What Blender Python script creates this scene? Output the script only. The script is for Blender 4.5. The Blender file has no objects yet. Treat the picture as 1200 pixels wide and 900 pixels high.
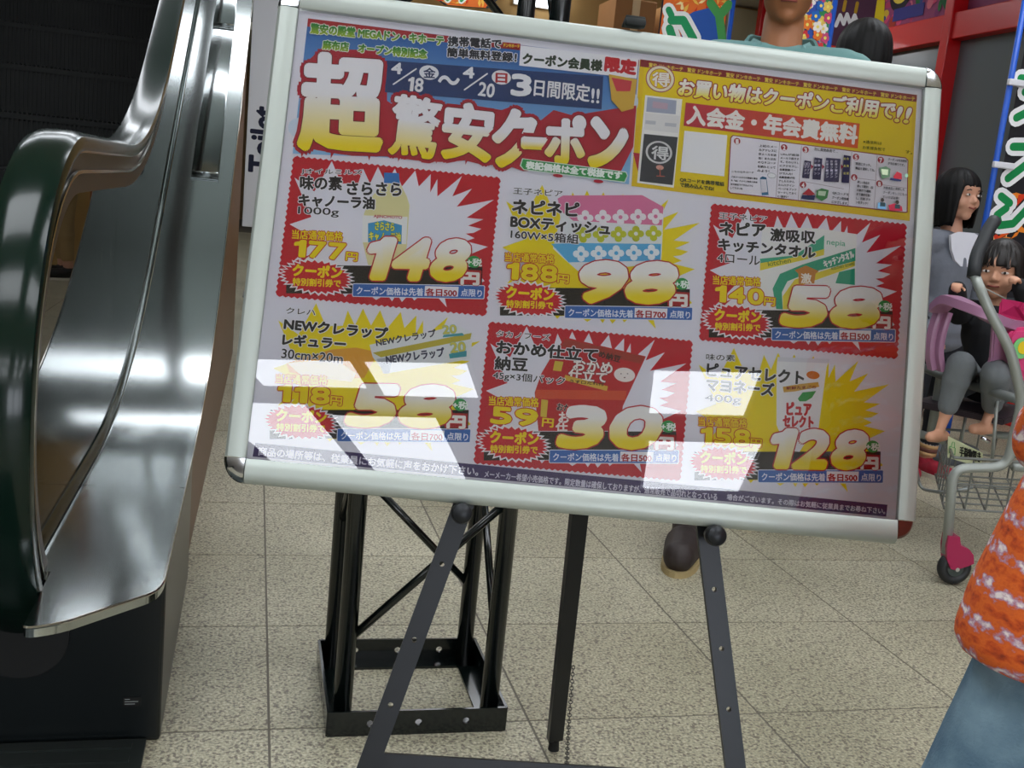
import bpy, bmesh, math, random
from mathutils import Vector, Matrix, Euler
from mathutils.geometry import tessellate_polygon
random.seed(7)
SC = bpy.context.scene
COL = SC.collection
PI = math.pi

# ------------------------------------------------------------------ camera
F_PX, PITCH, ROLL, YAW, CAM_H = 1200.0, .182, .1005, .258, .95
FW = Vector((math.sin(YAW)*math.cos(PITCH), math.cos(YAW)*math.cos(PITCH), -math.sin(PITCH)))
_r0 = Vector((math.cos(YAW), -math.sin(YAW), 0)); _u0 = _r0.cross(FW)
RT = _r0*math.cos(ROLL) + _u0*math.sin(ROLL)
UP = -_r0*math.sin(ROLL) + _u0*math.cos(ROLL)
EYE = Vector((0, 0, CAM_H))
cd = bpy.data.cameras.new('camera'); cam = bpy.data.objects.new('camera', cd); COL.objects.link(cam)
cd.sensor_fit = 'HORIZONTAL'; cd.sensor_width = 36; cd.lens = 36*F_PX/1200
cd.clip_start = .02; cd.clip_end = 200
m = Matrix((RT, UP, -FW)).transposed().to_4x4(); m.translation = EYE
cam.matrix_world = m
SC.camera = cam

# ------------------------------------------------------------------ light
vs = SC.view_settings
vs.view_transform = 'Standard'; vs.look = 'None'; vs.gamma = 1; vs.use_curve_mapping = False
vs.exposure = .6
w = bpy.data.worlds.new('world'); SC.world = w; w.use_nodes = True
w.node_tree.nodes['Background'].inputs[0].default_value = (.75, .8, .85, 1)
w.node_tree.nodes['Background'].inputs[1].default_value = .22
PANEL_E = 4.6
CEIL_Z = 2.8

def ray(px, py): return FW*F_PX + RT*(px-600) - UP*(py-450)
def at(px, py, axis, value):
    """world point seen at a photo position, on the plane axis = value"""
    d = ray(px, py); return EYE + d*((value-EYE[axis])/d[axis])

# ------------------------------------------------------------------ materials
def lin(c):
    if isinstance(c, str):
        c = [int(c[i:i+2], 16)/255 for i in (0, 2, 4)]
    return [x/12.92 if x <= .04045 else ((x+.055)/1.055)**2.4 for x in c]
MATS = {}
def mat(name, col='808080', rough=.5, metal=0, spec=.5, bump=0, bscale=200, var=0, vscale=8, aniso=0, stretch=None, emit=0, sheen=0, coat=0):
    if name in MATS: return MATS[name]
    M = bpy.data.materials.new(name); M.use_nodes = True; nt = M.node_tree; N = nt.nodes; Lk = nt.links
    b = N['Principled BSDF']; c = lin(col)
    b.inputs['Base Color'].default_value = (*c, 1); b.inputs['Roughness'].default_value = rough
    b.inputs['Metallic'].default_value = metal; b.inputs['Specular IOR Level'].default_value = spec
    if aniso: b.inputs['Anisotropic'].default_value = aniso
    if sheen: b.inputs['Sheen Weight'].default_value = sheen
    if coat: b.inputs['Coat Weight'].default_value = coat; b.inputs['Coat Roughness'].default_value = .05
    if emit:
        b.inputs['Emission Color'].default_value = (*c, 1); b.inputs['Emission Strength'].default_value = emit
    if bump or var:
        tc = N.new('ShaderNodeTexCoord'); mp = N.new('ShaderNodeMapping'); Lk.new(tc.outputs['Object'], mp.inputs[0])
        if stretch: mp.inputs['Scale'].default_value = stretch
    if var:
        n = N.new('ShaderNodeTexNoise'); n.inputs['Scale'].default_value = vscale; n.inputs['Detail'].default_value = 5
        Lk.new(mp.outputs[0], n.inputs['Vector'])
        mx = N.new('ShaderNodeMixRGB'); mx.inputs[1].default_value = (*[x*(1-var) for x in c], 1)
        mx.inputs[2].default_value = (*[min(1, x*(1+var)) for x in c], 1)
        Lk.new(n.outputs[0], mx.inputs[0]); Lk.new(mx.outputs[0], b.inputs['Base Color'])
    if bump:
        n = N.new('ShaderNodeTexNoise'); n.inputs['Scale'].default_value = bscale; n.inputs['Detail'].default_value = 4
        Lk.new(mp.outputs[0], n.inputs['Vector'])
        bp = N.new('ShaderNodeBump'); bp.inputs['Strength'].default_value = bump; bp.inputs['Distance'].default_value = .002
        Lk.new(n.outputs[0], bp.inputs['Height']); Lk.new(bp.outputs[0], b.inputs['Normal'])
    MATS[name] = M; return M
def glass_mat(name, tint=(1, 1, 1), rough=.0, ior=1.5):
    if name in MATS: return MATS[name]
    M = bpy.data.materials.new(name); M.use_nodes = True; nt = M.node_tree; N = nt.nodes
    for n in list(N): N.remove(n)
    o = N.new('ShaderNodeOutputMaterial'); t = N.new('ShaderNodeBsdfTransparent'); g = N.new('ShaderNodeBsdfGlossy')
    fr = N.new('ShaderNodeFresnel'); mx = N.new('ShaderNodeMixShader')
    t.inputs[0].default_value = (*tint, 1); g.inputs['Roughness'].default_value = rough; fr.inputs[0].default_value = ior
    nt.links.new(fr.outputs[0], mx.inputs[0]); nt.links.new(t.outputs[0], mx.inputs[1]); nt.links.new(g.outputs[0], mx.inputs[2])
    nt.links.new(mx.outputs[0], o.inputs[0]); MATS[name] = M; return M

# ------------------------------------------------------------------ object helpers
def link(o, parent=None):
    COL.objects.link(o)
    if parent is not None: o.parent = parent
    return o
def tag(o, label=None, cat=None, group=None, kind=None):
    if label: o['label'] = label
    if cat: o['category'] = cat
    if group: o['group'] = group
    if kind: o['kind'] = kind
    return o
def thing(name, label, cat, loc=(0, 0, 0), rot=None, group=None):
    o = bpy.data.objects.new(name, None); o.empty_display_size = .1
    link(o); o.location = loc
    if rot is not None:
        if isinstance(rot, Matrix): o.matrix_world = Matrix.Translation(loc) @ rot.to_4x4()
        else: o.rotation_euler = rot
    return tag(o, label, cat, group)
def obj(name, bm, m, parent=None, smooth=False, label=None, auto=True):
    if smooth and auto:
        for e in bm.edges:
            if len(e.link_faces) == 2 and e.calc_face_angle(0) > .7: e.smooth = False
    me = bpy.data.meshes.new(name); bm.to_mesh(me); bm.free()
    if smooth:
        for p in me.polygons: p.use_smooth = True
    if m: me.materials.append(m)
    o = bpy.data.objects.new(name, me); link(o, parent)
    if label: o['label'] = label
    return o
def B(): return bmesh.new()
def box(bm, c, s, rot=None, bev=0):
    r = bmesh.ops.create_cube(bm, size=1); vs_ = r['verts']
    M = Matrix.Translation(Vector(c))
    if rot is not None: M = M @ (rot.to_4x4() if isinstance(rot, Matrix) else Euler(rot).to_matrix().to_4x4())
    M = M @ Matrix.Diagonal((*s, 1))
    bmesh.ops.transform(bm, matrix=M, verts=vs_)
    if bev:
        es = list({e for v in vs_ for e in v.link_edges})
        bmesh.ops.bevel(bm, geom=es, offset=bev, segments=2, affect='EDGES', profile=.5)
    return bm
def frame_from(d, up=Vector((0, 0, 1))):
    d = Vector(d).normalized()
    if abs(d.dot(up)) > .98: up = Vector((0, 1, 0))
    x = up.cross(d).normalized(); y = d.cross(x)
    return x, y, d
def cyl(bm, p0, p1, r0, r1=None, n=16, caps=True):
    r1 = r0 if r1 is None else r1; p0 = Vector(p0); p1 = Vector(p1)
    x, y, d = frame_from(p1-p0); a = []; b = []
    for i in range(n):
        t = 2*PI*i/n; q = x*math.cos(t)+y*math.sin(t)
        a.append(bm.verts.new(p0+q*r0)); b.append(bm.verts.new(p1+q*r1))
    for i in range(n): bm.faces.new((a[i], a[(i+1) % n], b[(i+1) % n], b[i]))
    if caps: bm.faces.new(a[::-1]); bm.faces.new(b)
    return bm
def tube(bm, pts, r, n=12, caps=True, closed=False):
    """round tube along a polyline; r is a number or a list"""
    pts = [Vector(p) for p in pts]; k = len(pts); rings = []; up = None
    for i, p in enumerate(pts):
        if closed: d = pts[(i+1) % k]-pts[i-1]
        else: d = pts[min(i+1, k-1)]-pts[max(i-1, 0)]
        d.normalize()
        if up is None: up = Vector((0, 0, 1)) if abs(d.z) < .9 else Vector((0, 1, 0))
        x = up.cross(d).normalized(); y = d.cross(x); up = y
        rr = r[i] if isinstance(r, (list, tuple)) else r
        rings.append([bm.verts.new(p+(x*math.cos(2*PI*j/n)+y*math.sin(2*PI*j/n))*rr) for j in range(n)])
    for i in range(k if closed else k-1):
        a, b = rings[i], rings[(i+1) % k]
        for j in range(n): bm.faces.new((a[j], a[(j+1) % n], b[(j+1) % n], b[j]))
    if caps and not closed: bm.faces.new(rings[0][::-1]); bm.faces.new(rings[-1])
    return bm
def smooth_path(pts, sub=6):
    """Catmull-Rom through pts"""
    pts = [Vector(p) for p in pts]; out = []
    for i in range(len(pts)-1):
        p0 = pts[max(i-1, 0)]; p1 = pts[i]; p2 = pts[i+1]; p3 = pts[min(i+2, len(pts)-1)]
        for j in range(sub):
            t = j/sub
            out.append(.5*((2*p1)+(p2-p0)*t+(2*p0-5*p1+4*p2-p3)*t*t+(3*p1-p0-3*p2+p3)*t**3))
    out.append(pts[-1]); return out
def fillet(pts, r, n=6):
    """round the inner corners of a polyline"""
    pts = [Vector(p) for p in pts]; out = [pts[0]]
    for i in range(1, len(pts)-1):
        a = (pts[i-1]-pts[i]); b = (pts[i+1]-pts[i]); rr = min(r, a.length*.45, b.length*.45)
        p0 = pts[i]+a.normalized()*rr; p1 = pts[i]+b.normalized()*rr
        for j in range(n+1):
            t = j/n; out.append(p0*(1-t)**2+pts[i]*2*t*(1-t)+p1*t*t)
    out.append(pts[-1]); return out
def ball(bm, c, r, seg=16, rings=10, rot=None):
    res = bmesh.ops.create_uvsphere(bm, u_segments=seg, v_segments=rings, radius=1)
    s = (r, r, r) if not isinstance(r, (list, tuple)) else r
    M = Matrix.Translation(Vector(c))
    if rot is not None: M = M @ rot.to_4x4()
    bmesh.ops.transform(bm, matrix=M @ Matrix.Diagonal((*s, 1)), verts=res['verts'])
    return bm
def cap(bm, p0, p1, r0, r1=None, n=14):
    """tapered limb segment with round ends"""
    r1 = r0 if r1 is None else r1
    cyl(bm, p0, p1, r0, r1, n); ball(bm, p0, r0, n, 8); ball(bm, p1, r1, n, 8); return bm
def prism(bm, pts, depth, axis=2, base=0.0):
    """extrude a polygon: pts are 2D in the plane across `axis`"""
    def P(a, b, c):
        return ((c, a, b), (a, c, b), (a, b, c))[axis]
    tris = tessellate_polygon([[Vector((a, b, 0)) for a, b in pts]])
    lo = [bm.verts.new(P(a, b, base)) for a, b in pts]; hi = [bm.verts.new(P(a, b, base+depth)) for a, b in pts]
    for t in tris:
        bm.faces.new([lo[i] for i in t]); bm.faces.new([hi[i] for i in reversed(t)])
    k = len(pts)
    for i in range(k): bm.faces.new((lo[i], lo[(i+1) % k], hi[(i+1) % k], hi[i]))
    bmesh.ops.recalc_face_normals(bm, faces=bm.faces[:]); return bm
def solidify_union(name, bm, m, parent, voxel=.006, it=4, fac=.5):
    """melt overlapping pieces into one continuous surface"""
    me = bpy.data.meshes.new('tmp'); bm.to_mesh(me); bm.free()
    o = bpy.data.objects.new('tmp', me); COL.objects.link(o)
    r = o.modifiers.new('r', 'REMESH'); r.mode = 'VOXEL'; r.voxel_size = voxel
    s = o.modifiers.new('s', 'SMOOTH'); s.iterations = it; s.factor = fac
    dg = bpy.context.evaluated_depsgraph_get(); dg.update()
    me2 = bpy.data.meshes.new_from_object(o.evaluated_get(dg)); me2.name = name
    bpy.data.objects.remove(o); bpy.data.meshes.remove(me)
    for p in me2.polygons: p.use_smooth = True
    me2.materials.clear(); me2.materials.append(m)
    o = bpy.data.objects.new(name, me2); link(o, parent); return o
# ------------------------------------------------------------------ floor
def granite():
    M = bpy.data.materials.new('granite_tile'); M.use_nodes = True; nt = M.node_tree; N = nt.nodes; L = nt.links
    b = N['Principled BSDF']; b.inputs['Roughness'].default_value = .42; b.inputs['Specular IOR Level'].default_value = .35
    g = N.new('ShaderNodeNewGeometry')
    def noise(s, d=3):
        n = N.new('ShaderNodeTexNoise'); n.inputs['Scale'].default_value = s; n.inputs['Detail'].default_value = d
        L.new(g.outputs['Position'], n.inputs['Vector']); return n
    def ramp(src, stops):
        r = N.new('ShaderNodeValToRGB'); r.color_ramp.elements[0].position = stops[0][0]; r.color_ramp.elements[0].color = (*lin(stops[0][1]), 1)
        r.color_ramp.elements[1].position = stops[-1][0]; r.color_ramp.elements[1].color = (*lin(stops[-1][1]), 1)
        for p, c in stops[1:-1]:
            e = r.color_ramp.elements.new(p); e.color = (*lin(c), 1)
        L.new(src, r.inputs[0]); return r
    a = ramp(noise(170, 4).outputs[0], [(.33, '7a766c'), (.44, 'aaa591'), (.55, 'c4beA4'), (.68, 'e0dac4')])
    v = N.new('ShaderNodeTexVoronoi'); v.inputs['Scale'].default_value = 210; L.new(g.outputs['Position'], v.inputs['Vector'])
    sp = N.new('ShaderNodeSeparateColor'); L.new(v.outputs['Color'], sp.inputs[0])
    k = N.new('ShaderNodeMath'); k.operation = 'GREATER_THAN'; k.inputs[1].default_value = .86; L.new(sp.outputs[0], k.inputs[0])
    mx = N.new('ShaderNodeMixRGB'); mx.inputs[2].default_value = (*lin('6a6058'), 1)
    mlt = N.new('ShaderNodeMath'); mlt.operation = 'MULTIPLY'; mlt.inputs[1].default_value = .75; L.new(k.outputs[0], mlt.inputs[0])
    L.new(mlt.outputs[0], mx.inputs[0]); L.new(a.outputs[0], mx.inputs[1])
    big = ramp(noise(2.2, 4).outputs[0], [(.3, 'dcdcd8'), (.7, 'ffffff')])
    oi = N.new('ShaderNodeObjectInfo'); r2 = ramp(oi.outputs['Random'], [(0, 'eeece8'), (1, 'ffffff')])
    m1 = N.new('ShaderNodeMixRGB'); m1.blend_type = 'MULTIPLY'; m1.inputs[0].default_value = 1
    m2 = N.new('ShaderNodeMixRGB'); m2.blend_type = 'MULTIPLY'; m2.inputs[0].default_value = 1
    L.new(mx.outputs[0], m1.inputs[1]); L.new(big.outputs[0], m1.inputs[2]); L.new(m1.outputs[0], m2.inputs[1]); L.new(r2.outputs[0], m2.inputs[2])
    L.new(m2.outputs[0], b.inputs['Base Color']); return M
GRAN = granite()
floor = obj('floor', box(B(), (0, 3, -.031), (22, 34, .06)), mat('grout', '6b655c', .9)); tag(floor, kind='structure')
TX, TY, X0, Y0 = .4935*.95, .444*.95, .0724*.95, 1.7589*.95
bm = B(); g = .0014; hx, hy = TX/2-g, TY/2-g
lo = [bm.verts.new((sx*hx, sy*hy, -.004)) for sx, sy in ((-1, -1), (1, -1), (1, 1), (-1, 1))]
hi = [bm.verts.new((sx*(hx-.001), sy*(hy-.001), 0)) for sx, sy in ((-1, -1), (1, -1), (1, 1), (-1, 1))]
bm.faces.new(hi)
for i in range(4): bm.faces.new((lo[i], lo[(i+1) % 4], hi[(i+1) % 4], hi[i]))
t0 = obj('tile', bm, GRAN, floor); first = True; cnt = 0
for j in range(-3, 18):
    for i in range(-1, 12):
        if i > 3+(j+4)*.8: continue
        if i < 0 and j < -1: continue
        o = t0 if first else t0.copy()
        if not first: link(o, floor)
        first = False; cnt += 1
        o.location = (X0+(i+.5)*TX, Y0+(j+.5)*TY, 0)
# the same paving beyond the counted tiles, one joined surface
bm = B()
for j in range(-12, 34):
    for i in range(-20, 22):
        if -3 <= j < 18 and -1 <= i < 12 and not i > 3+(j+4)*.8 and not (i < 0 and j < -1): continue
        if i >= 0+9 and False: continue
        cx, cy = X0+(i+.5)*TX, Y0+(j+.5)*TY
        bm.faces.new([bm.verts.new((cx+a*hx, cy+b_*hy, 0)) for a, b_ in ((-1, -1), (1, -1), (1, 1), (-1, 1))])
tag(obj('tile_field', bm, GRAN, floor), kind='stuff')

# ------------------------------------------------------------------ ceiling, walls, light panels
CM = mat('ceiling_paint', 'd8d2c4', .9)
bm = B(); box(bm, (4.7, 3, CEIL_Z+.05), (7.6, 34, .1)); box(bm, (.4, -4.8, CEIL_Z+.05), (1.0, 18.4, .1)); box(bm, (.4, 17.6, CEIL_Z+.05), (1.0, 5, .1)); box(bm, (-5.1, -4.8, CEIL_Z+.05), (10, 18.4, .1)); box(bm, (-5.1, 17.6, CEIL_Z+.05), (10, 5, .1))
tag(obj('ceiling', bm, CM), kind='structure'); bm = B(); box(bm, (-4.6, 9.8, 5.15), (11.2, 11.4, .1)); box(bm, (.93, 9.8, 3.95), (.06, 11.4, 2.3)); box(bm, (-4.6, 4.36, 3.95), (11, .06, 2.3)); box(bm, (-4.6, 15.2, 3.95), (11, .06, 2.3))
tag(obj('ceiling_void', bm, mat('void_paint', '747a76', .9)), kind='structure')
WM = mat('wall_tan', 'b59a76', .85, var=.05)
tag(obj('wall_back', box(B(), (0, 20.1, 2.5), (24, .2, 5)), WM), kind='structure')
tag(obj('wall_front', box(B(), (0, -10.1, 2.5), (22, .2, 5)), mat('wall_rear', 'c8c4bc', .9)), kind='structure')
tag(obj('wall_left', box(B(), (-9.1, 3, 2.5), (.2, 34, 5)), mat('wall_dark', '4a4c4a', .9)), kind='structure')
# added glowing panels on the unseen wall behind the viewpoint, to brighten the poster
DL = mat('daylight_window', 'eef4ff', .5, emit=4.2)
for k in range(3):
    x = .3+k*2.7; wn = obj('window_%d' % (k+1), box(B(), (x, -9.98, 1.35), (2.4, .03, 2.1)), DL); tag(wn, kind='structure')
    bm = B()
    for sx in (-1, 1): box(bm, (x+sx*1.24, -9.95, 1.35), (.08, .08, 2.3))
    for sz in (-1, 1): box(bm, (x, -9.95, 1.35+sz*1.09), (2.4, .08, .08))
    obj('window_frame', bm, mat('window_metal', '9a9c9e', .4, metal=.6), wn)
EM = mat('light_diffuser', 'f4f9ff', .5, emit=PANEL_E)
FM = mat('light_frame', 'e8e8e4', .5)
panels = [(-2.15, -1.36, -4.55, -4.0), (-1.26, -.55, -4.7, -4.0), (-2.75, -1.95, -7.0, -4.95), (-1.8, -.95, -7.1, -5.2),
          (.72, 1.42, -4.95, -4.05), (.75, 1.65, -7.2, -5.65), (2.4, 3.2, -5.0, -4.0), (2.4, 3.2, -7.2, -5.6),
          (-4.6, -3.4, -4.7, -4.0), (-4.9, -3.7, -1.9, -1.2), (-1.3, -.1, -.5, .3), (.6, 1.8, -.5, .3),  # this row and the next: unseen panels added to brighten poster and floor
          (4.2, 5.4, -2.2, -1.2), (4.2, 5.4, -4.5, -3.5), (-5.2, -3.6, -4, -3), (-5.0, -3.4, 0.2, 1.2), (2.5, 3.7, 1.2, 1.9), (-1.3, -.1, 1.1, 1.9), (.6, 1.8, 1.1, 1.9), (2.2, 3.4, 3.0, 3.6), (.2, 1.4, 3.4, 4.0),
          (1.0, 2.0, 6.2, 6.8), (2.2, 3.4, 6.2, 6.8), (1.0, 2.0, 9.2, 9.8), (2.2, 3.4, 9.2, 9.8), (4.6, 5.8, 11.4, 12.0), (2.0, 3.2, 11.9, 12.5)]
UPP = [(-2.6, .8, 6.25, 6.75), (-2.6, .8, 8.3, 8.95), (-3.0, .6, 13.0, 13.6)]
for k, (x0, x1, y0, y1) in enumerate(panels+UPP):
    side = 'over the entrance' if y0 > 5 else ('above the sign board' if y0 > 0 else 'behind the viewpoint')
    up = k >= len(panels); side = 'high above the escalator' if up else side
    t = thing('ceiling_light', 'flat white square-edged ceiling light panel %s' % side, 'ceiling light', ((x0+x1)/2, (y0+y1)/2, (3.6 if k < len(panels)+2 else 5.1) if up else CEIL_Z), group='ceiling light panels '+side)
    hxx, hyy = (x1-x0)/2, (y1-y0)/2
    if len(panels) <= k < len(panels)+2:
        for sx in (-1, 1): obj('hanging_rod', cyl(B(), (sx*hxx*.8, 0, 0), (sx*hxx*.8, 0, 1.5), .006), FM, t)
    obj('diffuser', box(B(), (0, 0, -.012), (2*hxx, 2*hyy, .02)), EM, t)
    bm = B()
    for sx in (-1, 1): box(bm, (sx*(hxx+.015), 0, -.014), (.03, 2*hyy+.06, .026)); box(bm, (0, sx*(hyy+.015), -.014), (2*hxx, .03, .026))
    obj('frame', bm, FM, t)
# ------------------------------------------------------------------ sign board
TLp, TRp, BLp, BRp = (361, 21.5), (1074.7, 111.3), (296, 535), (1038.5, 605.5)
BU = Vector((.9824, -.1862, -.0139)); BN = Vector((-.1761, -.948, .2634)).normalized()
BU = (BU-BN*BU.dot(BN)).normalized(); BV = BN.cross(BU)
BO = Vector((.416, 1.258, .863))
def uv(px, py):
    d = ray(px, py); p = EYE+d*((BO-EYE).dot(BN)/d.dot(BN))-BO
    return (p.dot(BU), p.dot(BV))
BR3 = Matrix((BU, BV, BN)).transposed()
board = thing('sign_board', 'silver framed landscape board holding a red and yellow Japanese coupon poster', 'sign board', BO, BR3)
Ua, Ub, Va, Vb = -.4005, .4295, -.2795, .2965      # opening
Oa, Ob, Ova, Ovb = -.4275, .4545, -.3105, .325     # outside
ALU = mat('satin_aluminium', 'b3bbb5', .4, metal=.3, var=.03, vscale=3)
CHR = mat('chrome', 'e4e6ea', .12, metal=1)
def rail(axis, a, b, inner, outer):
    """one snap-frame rail: rounded outer edge, sloping flat face, square inner lip"""
    s = 1 if outer > inner else -1; W = abs(outer-inner)
    prof = [(0, -.004), (0, .007), (.0015, .0085), (W*.55, .0105), (W*.8, .0095), (W*.94, .005), (W, -.002), (W, -.014), (W*.9, -.017), (0, -.017)]
    bm = B(); ends = []
    for e in (a, b):
        ends.append([bm.verts.new(((e, inner+s*p, h) if axis == 0 else (inner+s*p, e, h))) for p, h in prof])
    n = len(prof)
    for i in range(n): bm.faces.new((ends[0][i], ends[0][(i+1) % n], ends[1][(i+1) % n], ends[1][i]))
    bm.faces.new(ends[0]); bm.faces.new(ends[1][::-1]); bmesh.ops.recalc_face_normals(bm, faces=bm.faces[:])
    return bm
obj('frame_rail', rail(0, Ua+.001, Ub-.001, Vb, Ovb), ALU, board, True)
obj('frame_rail', rail(0, Ua+.001, Ub-.001, Va, Ova), ALU, board, True)
obj('frame_rail', rail(1, Va+.001, Vb-.001, Ua, Oa), ALU, board, True)
obj('frame_rail', rail(1, Va+.001, Vb-.001, Ub, Ob), ALU, board, True)
def corner(cx, cy, sx, sy, W, Hh):
    bm = B(); rings = []
    for q, (rr, h) in enumerate([(1, -.016), (1, -.002), (.95, .005), (.8, .0098), (.5, .011)]):
        rings.append([bm.verts.new((cx+sx*W*rr*math.cos(t), cy+sy*Hh*rr*math.sin(t), h)) for t in [PI/2*i/10 for i in range(11)]])
    base = bm.verts.new((cx, cy, -.016)); top = bm.verts.new((cx, cy, .0105))
    for a, b in zip(rings, rings[1:]):
        for i in range(10): bm.faces.new((a[i], a[i+1], b[i+1], b[i]))
    for i in range(10): bm.faces.new((rings[-1][i], rings[-1][i+1], top)); bm.faces.new((rings[0][i+1], rings[0][i], base))
    for k in (0, 10):
        bm.faces.new([r[k] for r in rings]+[top, base])
    bmesh.ops.recalc_face_normals(bm, faces=bm.faces[:]); return bm
obj('corner_cap', corner(Ua, Vb, -1, 1, abs(Oa-Ua)+.0005, Ovb-Vb+.0005), CHR, board, True)
obj('corner_cap', corner(Ub, Vb, 1, 1, Ob-Ub+.0005, Ovb-Vb+.0005), CHR, board, True)
obj('corner_cap', corner(Ua, Va, -1, -1, abs(Oa-Ua)+.0005, Va-Ova+.0005), CHR, board, True)
cc = corner(Ub, Va, 1, -1, Ob-Ub-.003, Va-Ova-.006)
obj('corner_cap', cc, mat('bare_brown_corner', '5e2418', .5), board, True, label='broken brown corner left bare where its chrome cap is missing')
obj('backing', box(B(), (.0145, .0085, -.009), (.84, .586, .012)), mat('backing_board', 'c8c8cc', .8), board)
# black clip on the top rail
cu, cv = uv(742, 34)
bm = B(); box(bm, (cu, cv+.003, .012), (.0275, .011, .012), bev=.003); box(bm, (cu, cv+.010, -.002), (.026, .004, .032), bev=.001)
obj('clip', bm, mat('black_plastic', '0e1412', .5, spec=.3), board, True, label='small black clip gripping the top rail')
# clear cover sheet
obj('cover_sheet', box(B(), (.0145, .0085, .0046), (.8302, .5762, .0012)), glass_mat('clear_sheet', ior=1.62), board)

PM = bpy.data.materials.new('printed_paper'); PM.use_nodes = True
_b = PM.node_tree.nodes['Principled BSDF']; _b.inputs['Roughness'].default_value = .6; _b.inputs['Specular IOR Level'].default_value = .2
_a = PM.node_tree.nodes.new('ShaderNodeAttribute'); _a.attribute_name = 'ink'; PM.node_tree.links.new(_a.outputs['Color'], _b.inputs['Base Color'])

GLY = {}
def glyphs(s):
    if s not in GLY and s.isdigit() and '1' in s and len(s) > 1:
        V = []; Fc = []; x = 0
        for ch in s:
            if ch == '1':
                P = [(0, .70), (.02, .84), (.20, .90), (.26, 1), (.44, 1), (.44, 0), (.22, 0), (.22, .74)]; T = tessellate_polygon([[Vector((*p, 0)) for p in P]]); wd = .44
            else: P, T = glyphs(ch); wd = .66; P = [(p[0]*wd, p[1]) for p in P]
            o = len(V); V += [(p[0]+x, p[1]) for p in P]; Fc += [tuple(i+o for i in f) for f in T]; x += wd+.17
        x -= .17; GLY[s] = ([(p[0]/x, p[1]) for p in V], Fc)
    if s not in GLY:
        c = bpy.data.curves.new('t', 'FONT'); c.body = s; c.resolution_u = 3
        o = bpy.data.objects.new('t', c); me = o.to_mesh()
        V = [(v.co.x, v.co.y) for v in me.vertices]; Fc = [tuple(p.vertices) for p in me.polygons]
        o.to_mesh_clear(); bpy.data.objects.remove(o); bpy.data.curves.remove(c)
        x0 = min(v[0] for v in V); x1 = max(v[0] for v in V); y0 = min(v[1] for v in V); y1 = max(v[1] for v in V)
        GLY[s] = ([((x-x0)/(x1-x0), (y-y0)/(y1-y0)) for x, y in V], Fc)
    return GLY[s]
class Ink:
    """flat print: polygons and lettering in stacked layers, coloured by the 'ink' attribute"""
    def __init__(s, z=.0): s.v = []; s.f = []; s.c = []; s.z = z; s.dz = .00002
    def up(s): s.z += s.dz
    def add(s, pts, faces, col):
        o = len(s.v)
        if callable(col): s.c += [col(p) for p in pts]
        else: cc = (*lin(col), 1); s.c += [cc]*len(pts)
        s.z += .0000025; s.v += [(p[0], p[1], s.z) for p in pts]; s.f += [tuple(i+o for i in f) for f in faces]
    def poly(s, pts, col):
        s.up(); T = tessellate_polygon([[Vector((a, b, 0)) for a, b in pts]])
        s.add(pts, [tuple(t) for t in T], col)
    def rect(s, u0, v0, u1, v1, col): s.poly([(u0, v0), (u1, v0), (u1, v1), (u0, v1)], col)
    def disc(s, u, v, ru, rv, col, n=28, up=True): s.poly([(u+ru*math.cos(2*PI*i/n), v+rv*math.sin(2*PI*i/n)) for i in range(n)], col)
    def rrect(s, u0, v0, u1, v1, r, col):
        p = []
        for cx, cy, a in ((u1-r, v1-r, 0), (u0+r, v1-r, 1), (u0+r, v0+r, 2), (u1-r, v0+r, 3)):
            for i in range(6): t = PI/2*(a+i/5); p.append((cx+r*math.cos(t), cy+r*math.sin(t)))
        s.poly(p, col)
    def stroke(s, pts, w, col):
        s.up(); n = len(pts)
        for i in range(n-1):
            a = Vector(pts[i]); b = Vector(pts[i+1]); d = (b-a)
            if d.length < 1e-7: continue
            d.normalize(); q = Vector((-d.y, d.x))*w/2
            s.add([tuple(a-q), tuple(b-q), tuple(b+q), tuple(a+q)], [(0, 1, 2, 3)], col)
        for p in pts:
            s.add([(p[0]+w/2*math.cos(2*PI*i/12), p[1]+w/2*math.sin(2*PI*i/12)) for i in range(12)], [tuple(range(12))], col)
    def text(s, t, u0, v0, W, H, col, bold=0, out=None, skew=0, grad=None, rot=0):
        """lettering filling the box (u0,v0,W,H); bold in metres; out = [(colour, width), ...] widest first"""
        V, Fc = glyphs(t)
        cr, sr = math.cos(rot), math.sin(rot); P = [(u0+(x*W+skew*y*H)*cr-y*H*sr, v0+(x*W+skew*y*H)*sr+y*H*cr) for x, y in V]
        def stamp(r, c):
            s.up()
            if r <= 0: s.add(P, Fc, c); return
            n = 6 if r < .0007 else (8 if r < .002 else 14)
            offs = [(0, 0)]+[(r*math.cos(2*PI*i/n), r*math.sin(2*PI*i/n)) for i in range(n)]
            if r > .002: offs += [(r*.5*math.cos(2*PI*i/8), r*.5*math.sin(2*PI*i/8)) for i in range(8)]
            for dx, dy in offs: s.add([(a+dx, b+dy) for a, b in P], Fc, c)
        for c, wd in (out or []): stamp(bold+wd, c)
        if grad:
            c0, c1, a, b = [*map(lin, grad[:2])]+list(grad[2:])
            def fn(p):
                k = min(1, max(0, (((p[1]-v0)*cr-(p[0]-u0)*sr)/H-a)/(b-a))); return (*[c0[i]*(1-k)+c1[i]*k for i in range(3)], 1)
            stamp(bold, fn)
        else: stamp(bold, col)
    def build(s, name, parent, label=None, m=None, xf=None):
        me = bpy.data.meshes.new(name); me.from_pydata([xf(p) if xf else p for p in s.v], [], s.f)
        at_ = me.attributes.new('ink', 'FLOAT_COLOR', 'POINT'); at_.data.foreach_set('color', [x for c in s.c for x in c])
        me.materials.append(m or PM); o = bpy.data.objects.new(name, me); link(o, parent)
        if label: o['label'] = label
        return o
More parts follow.
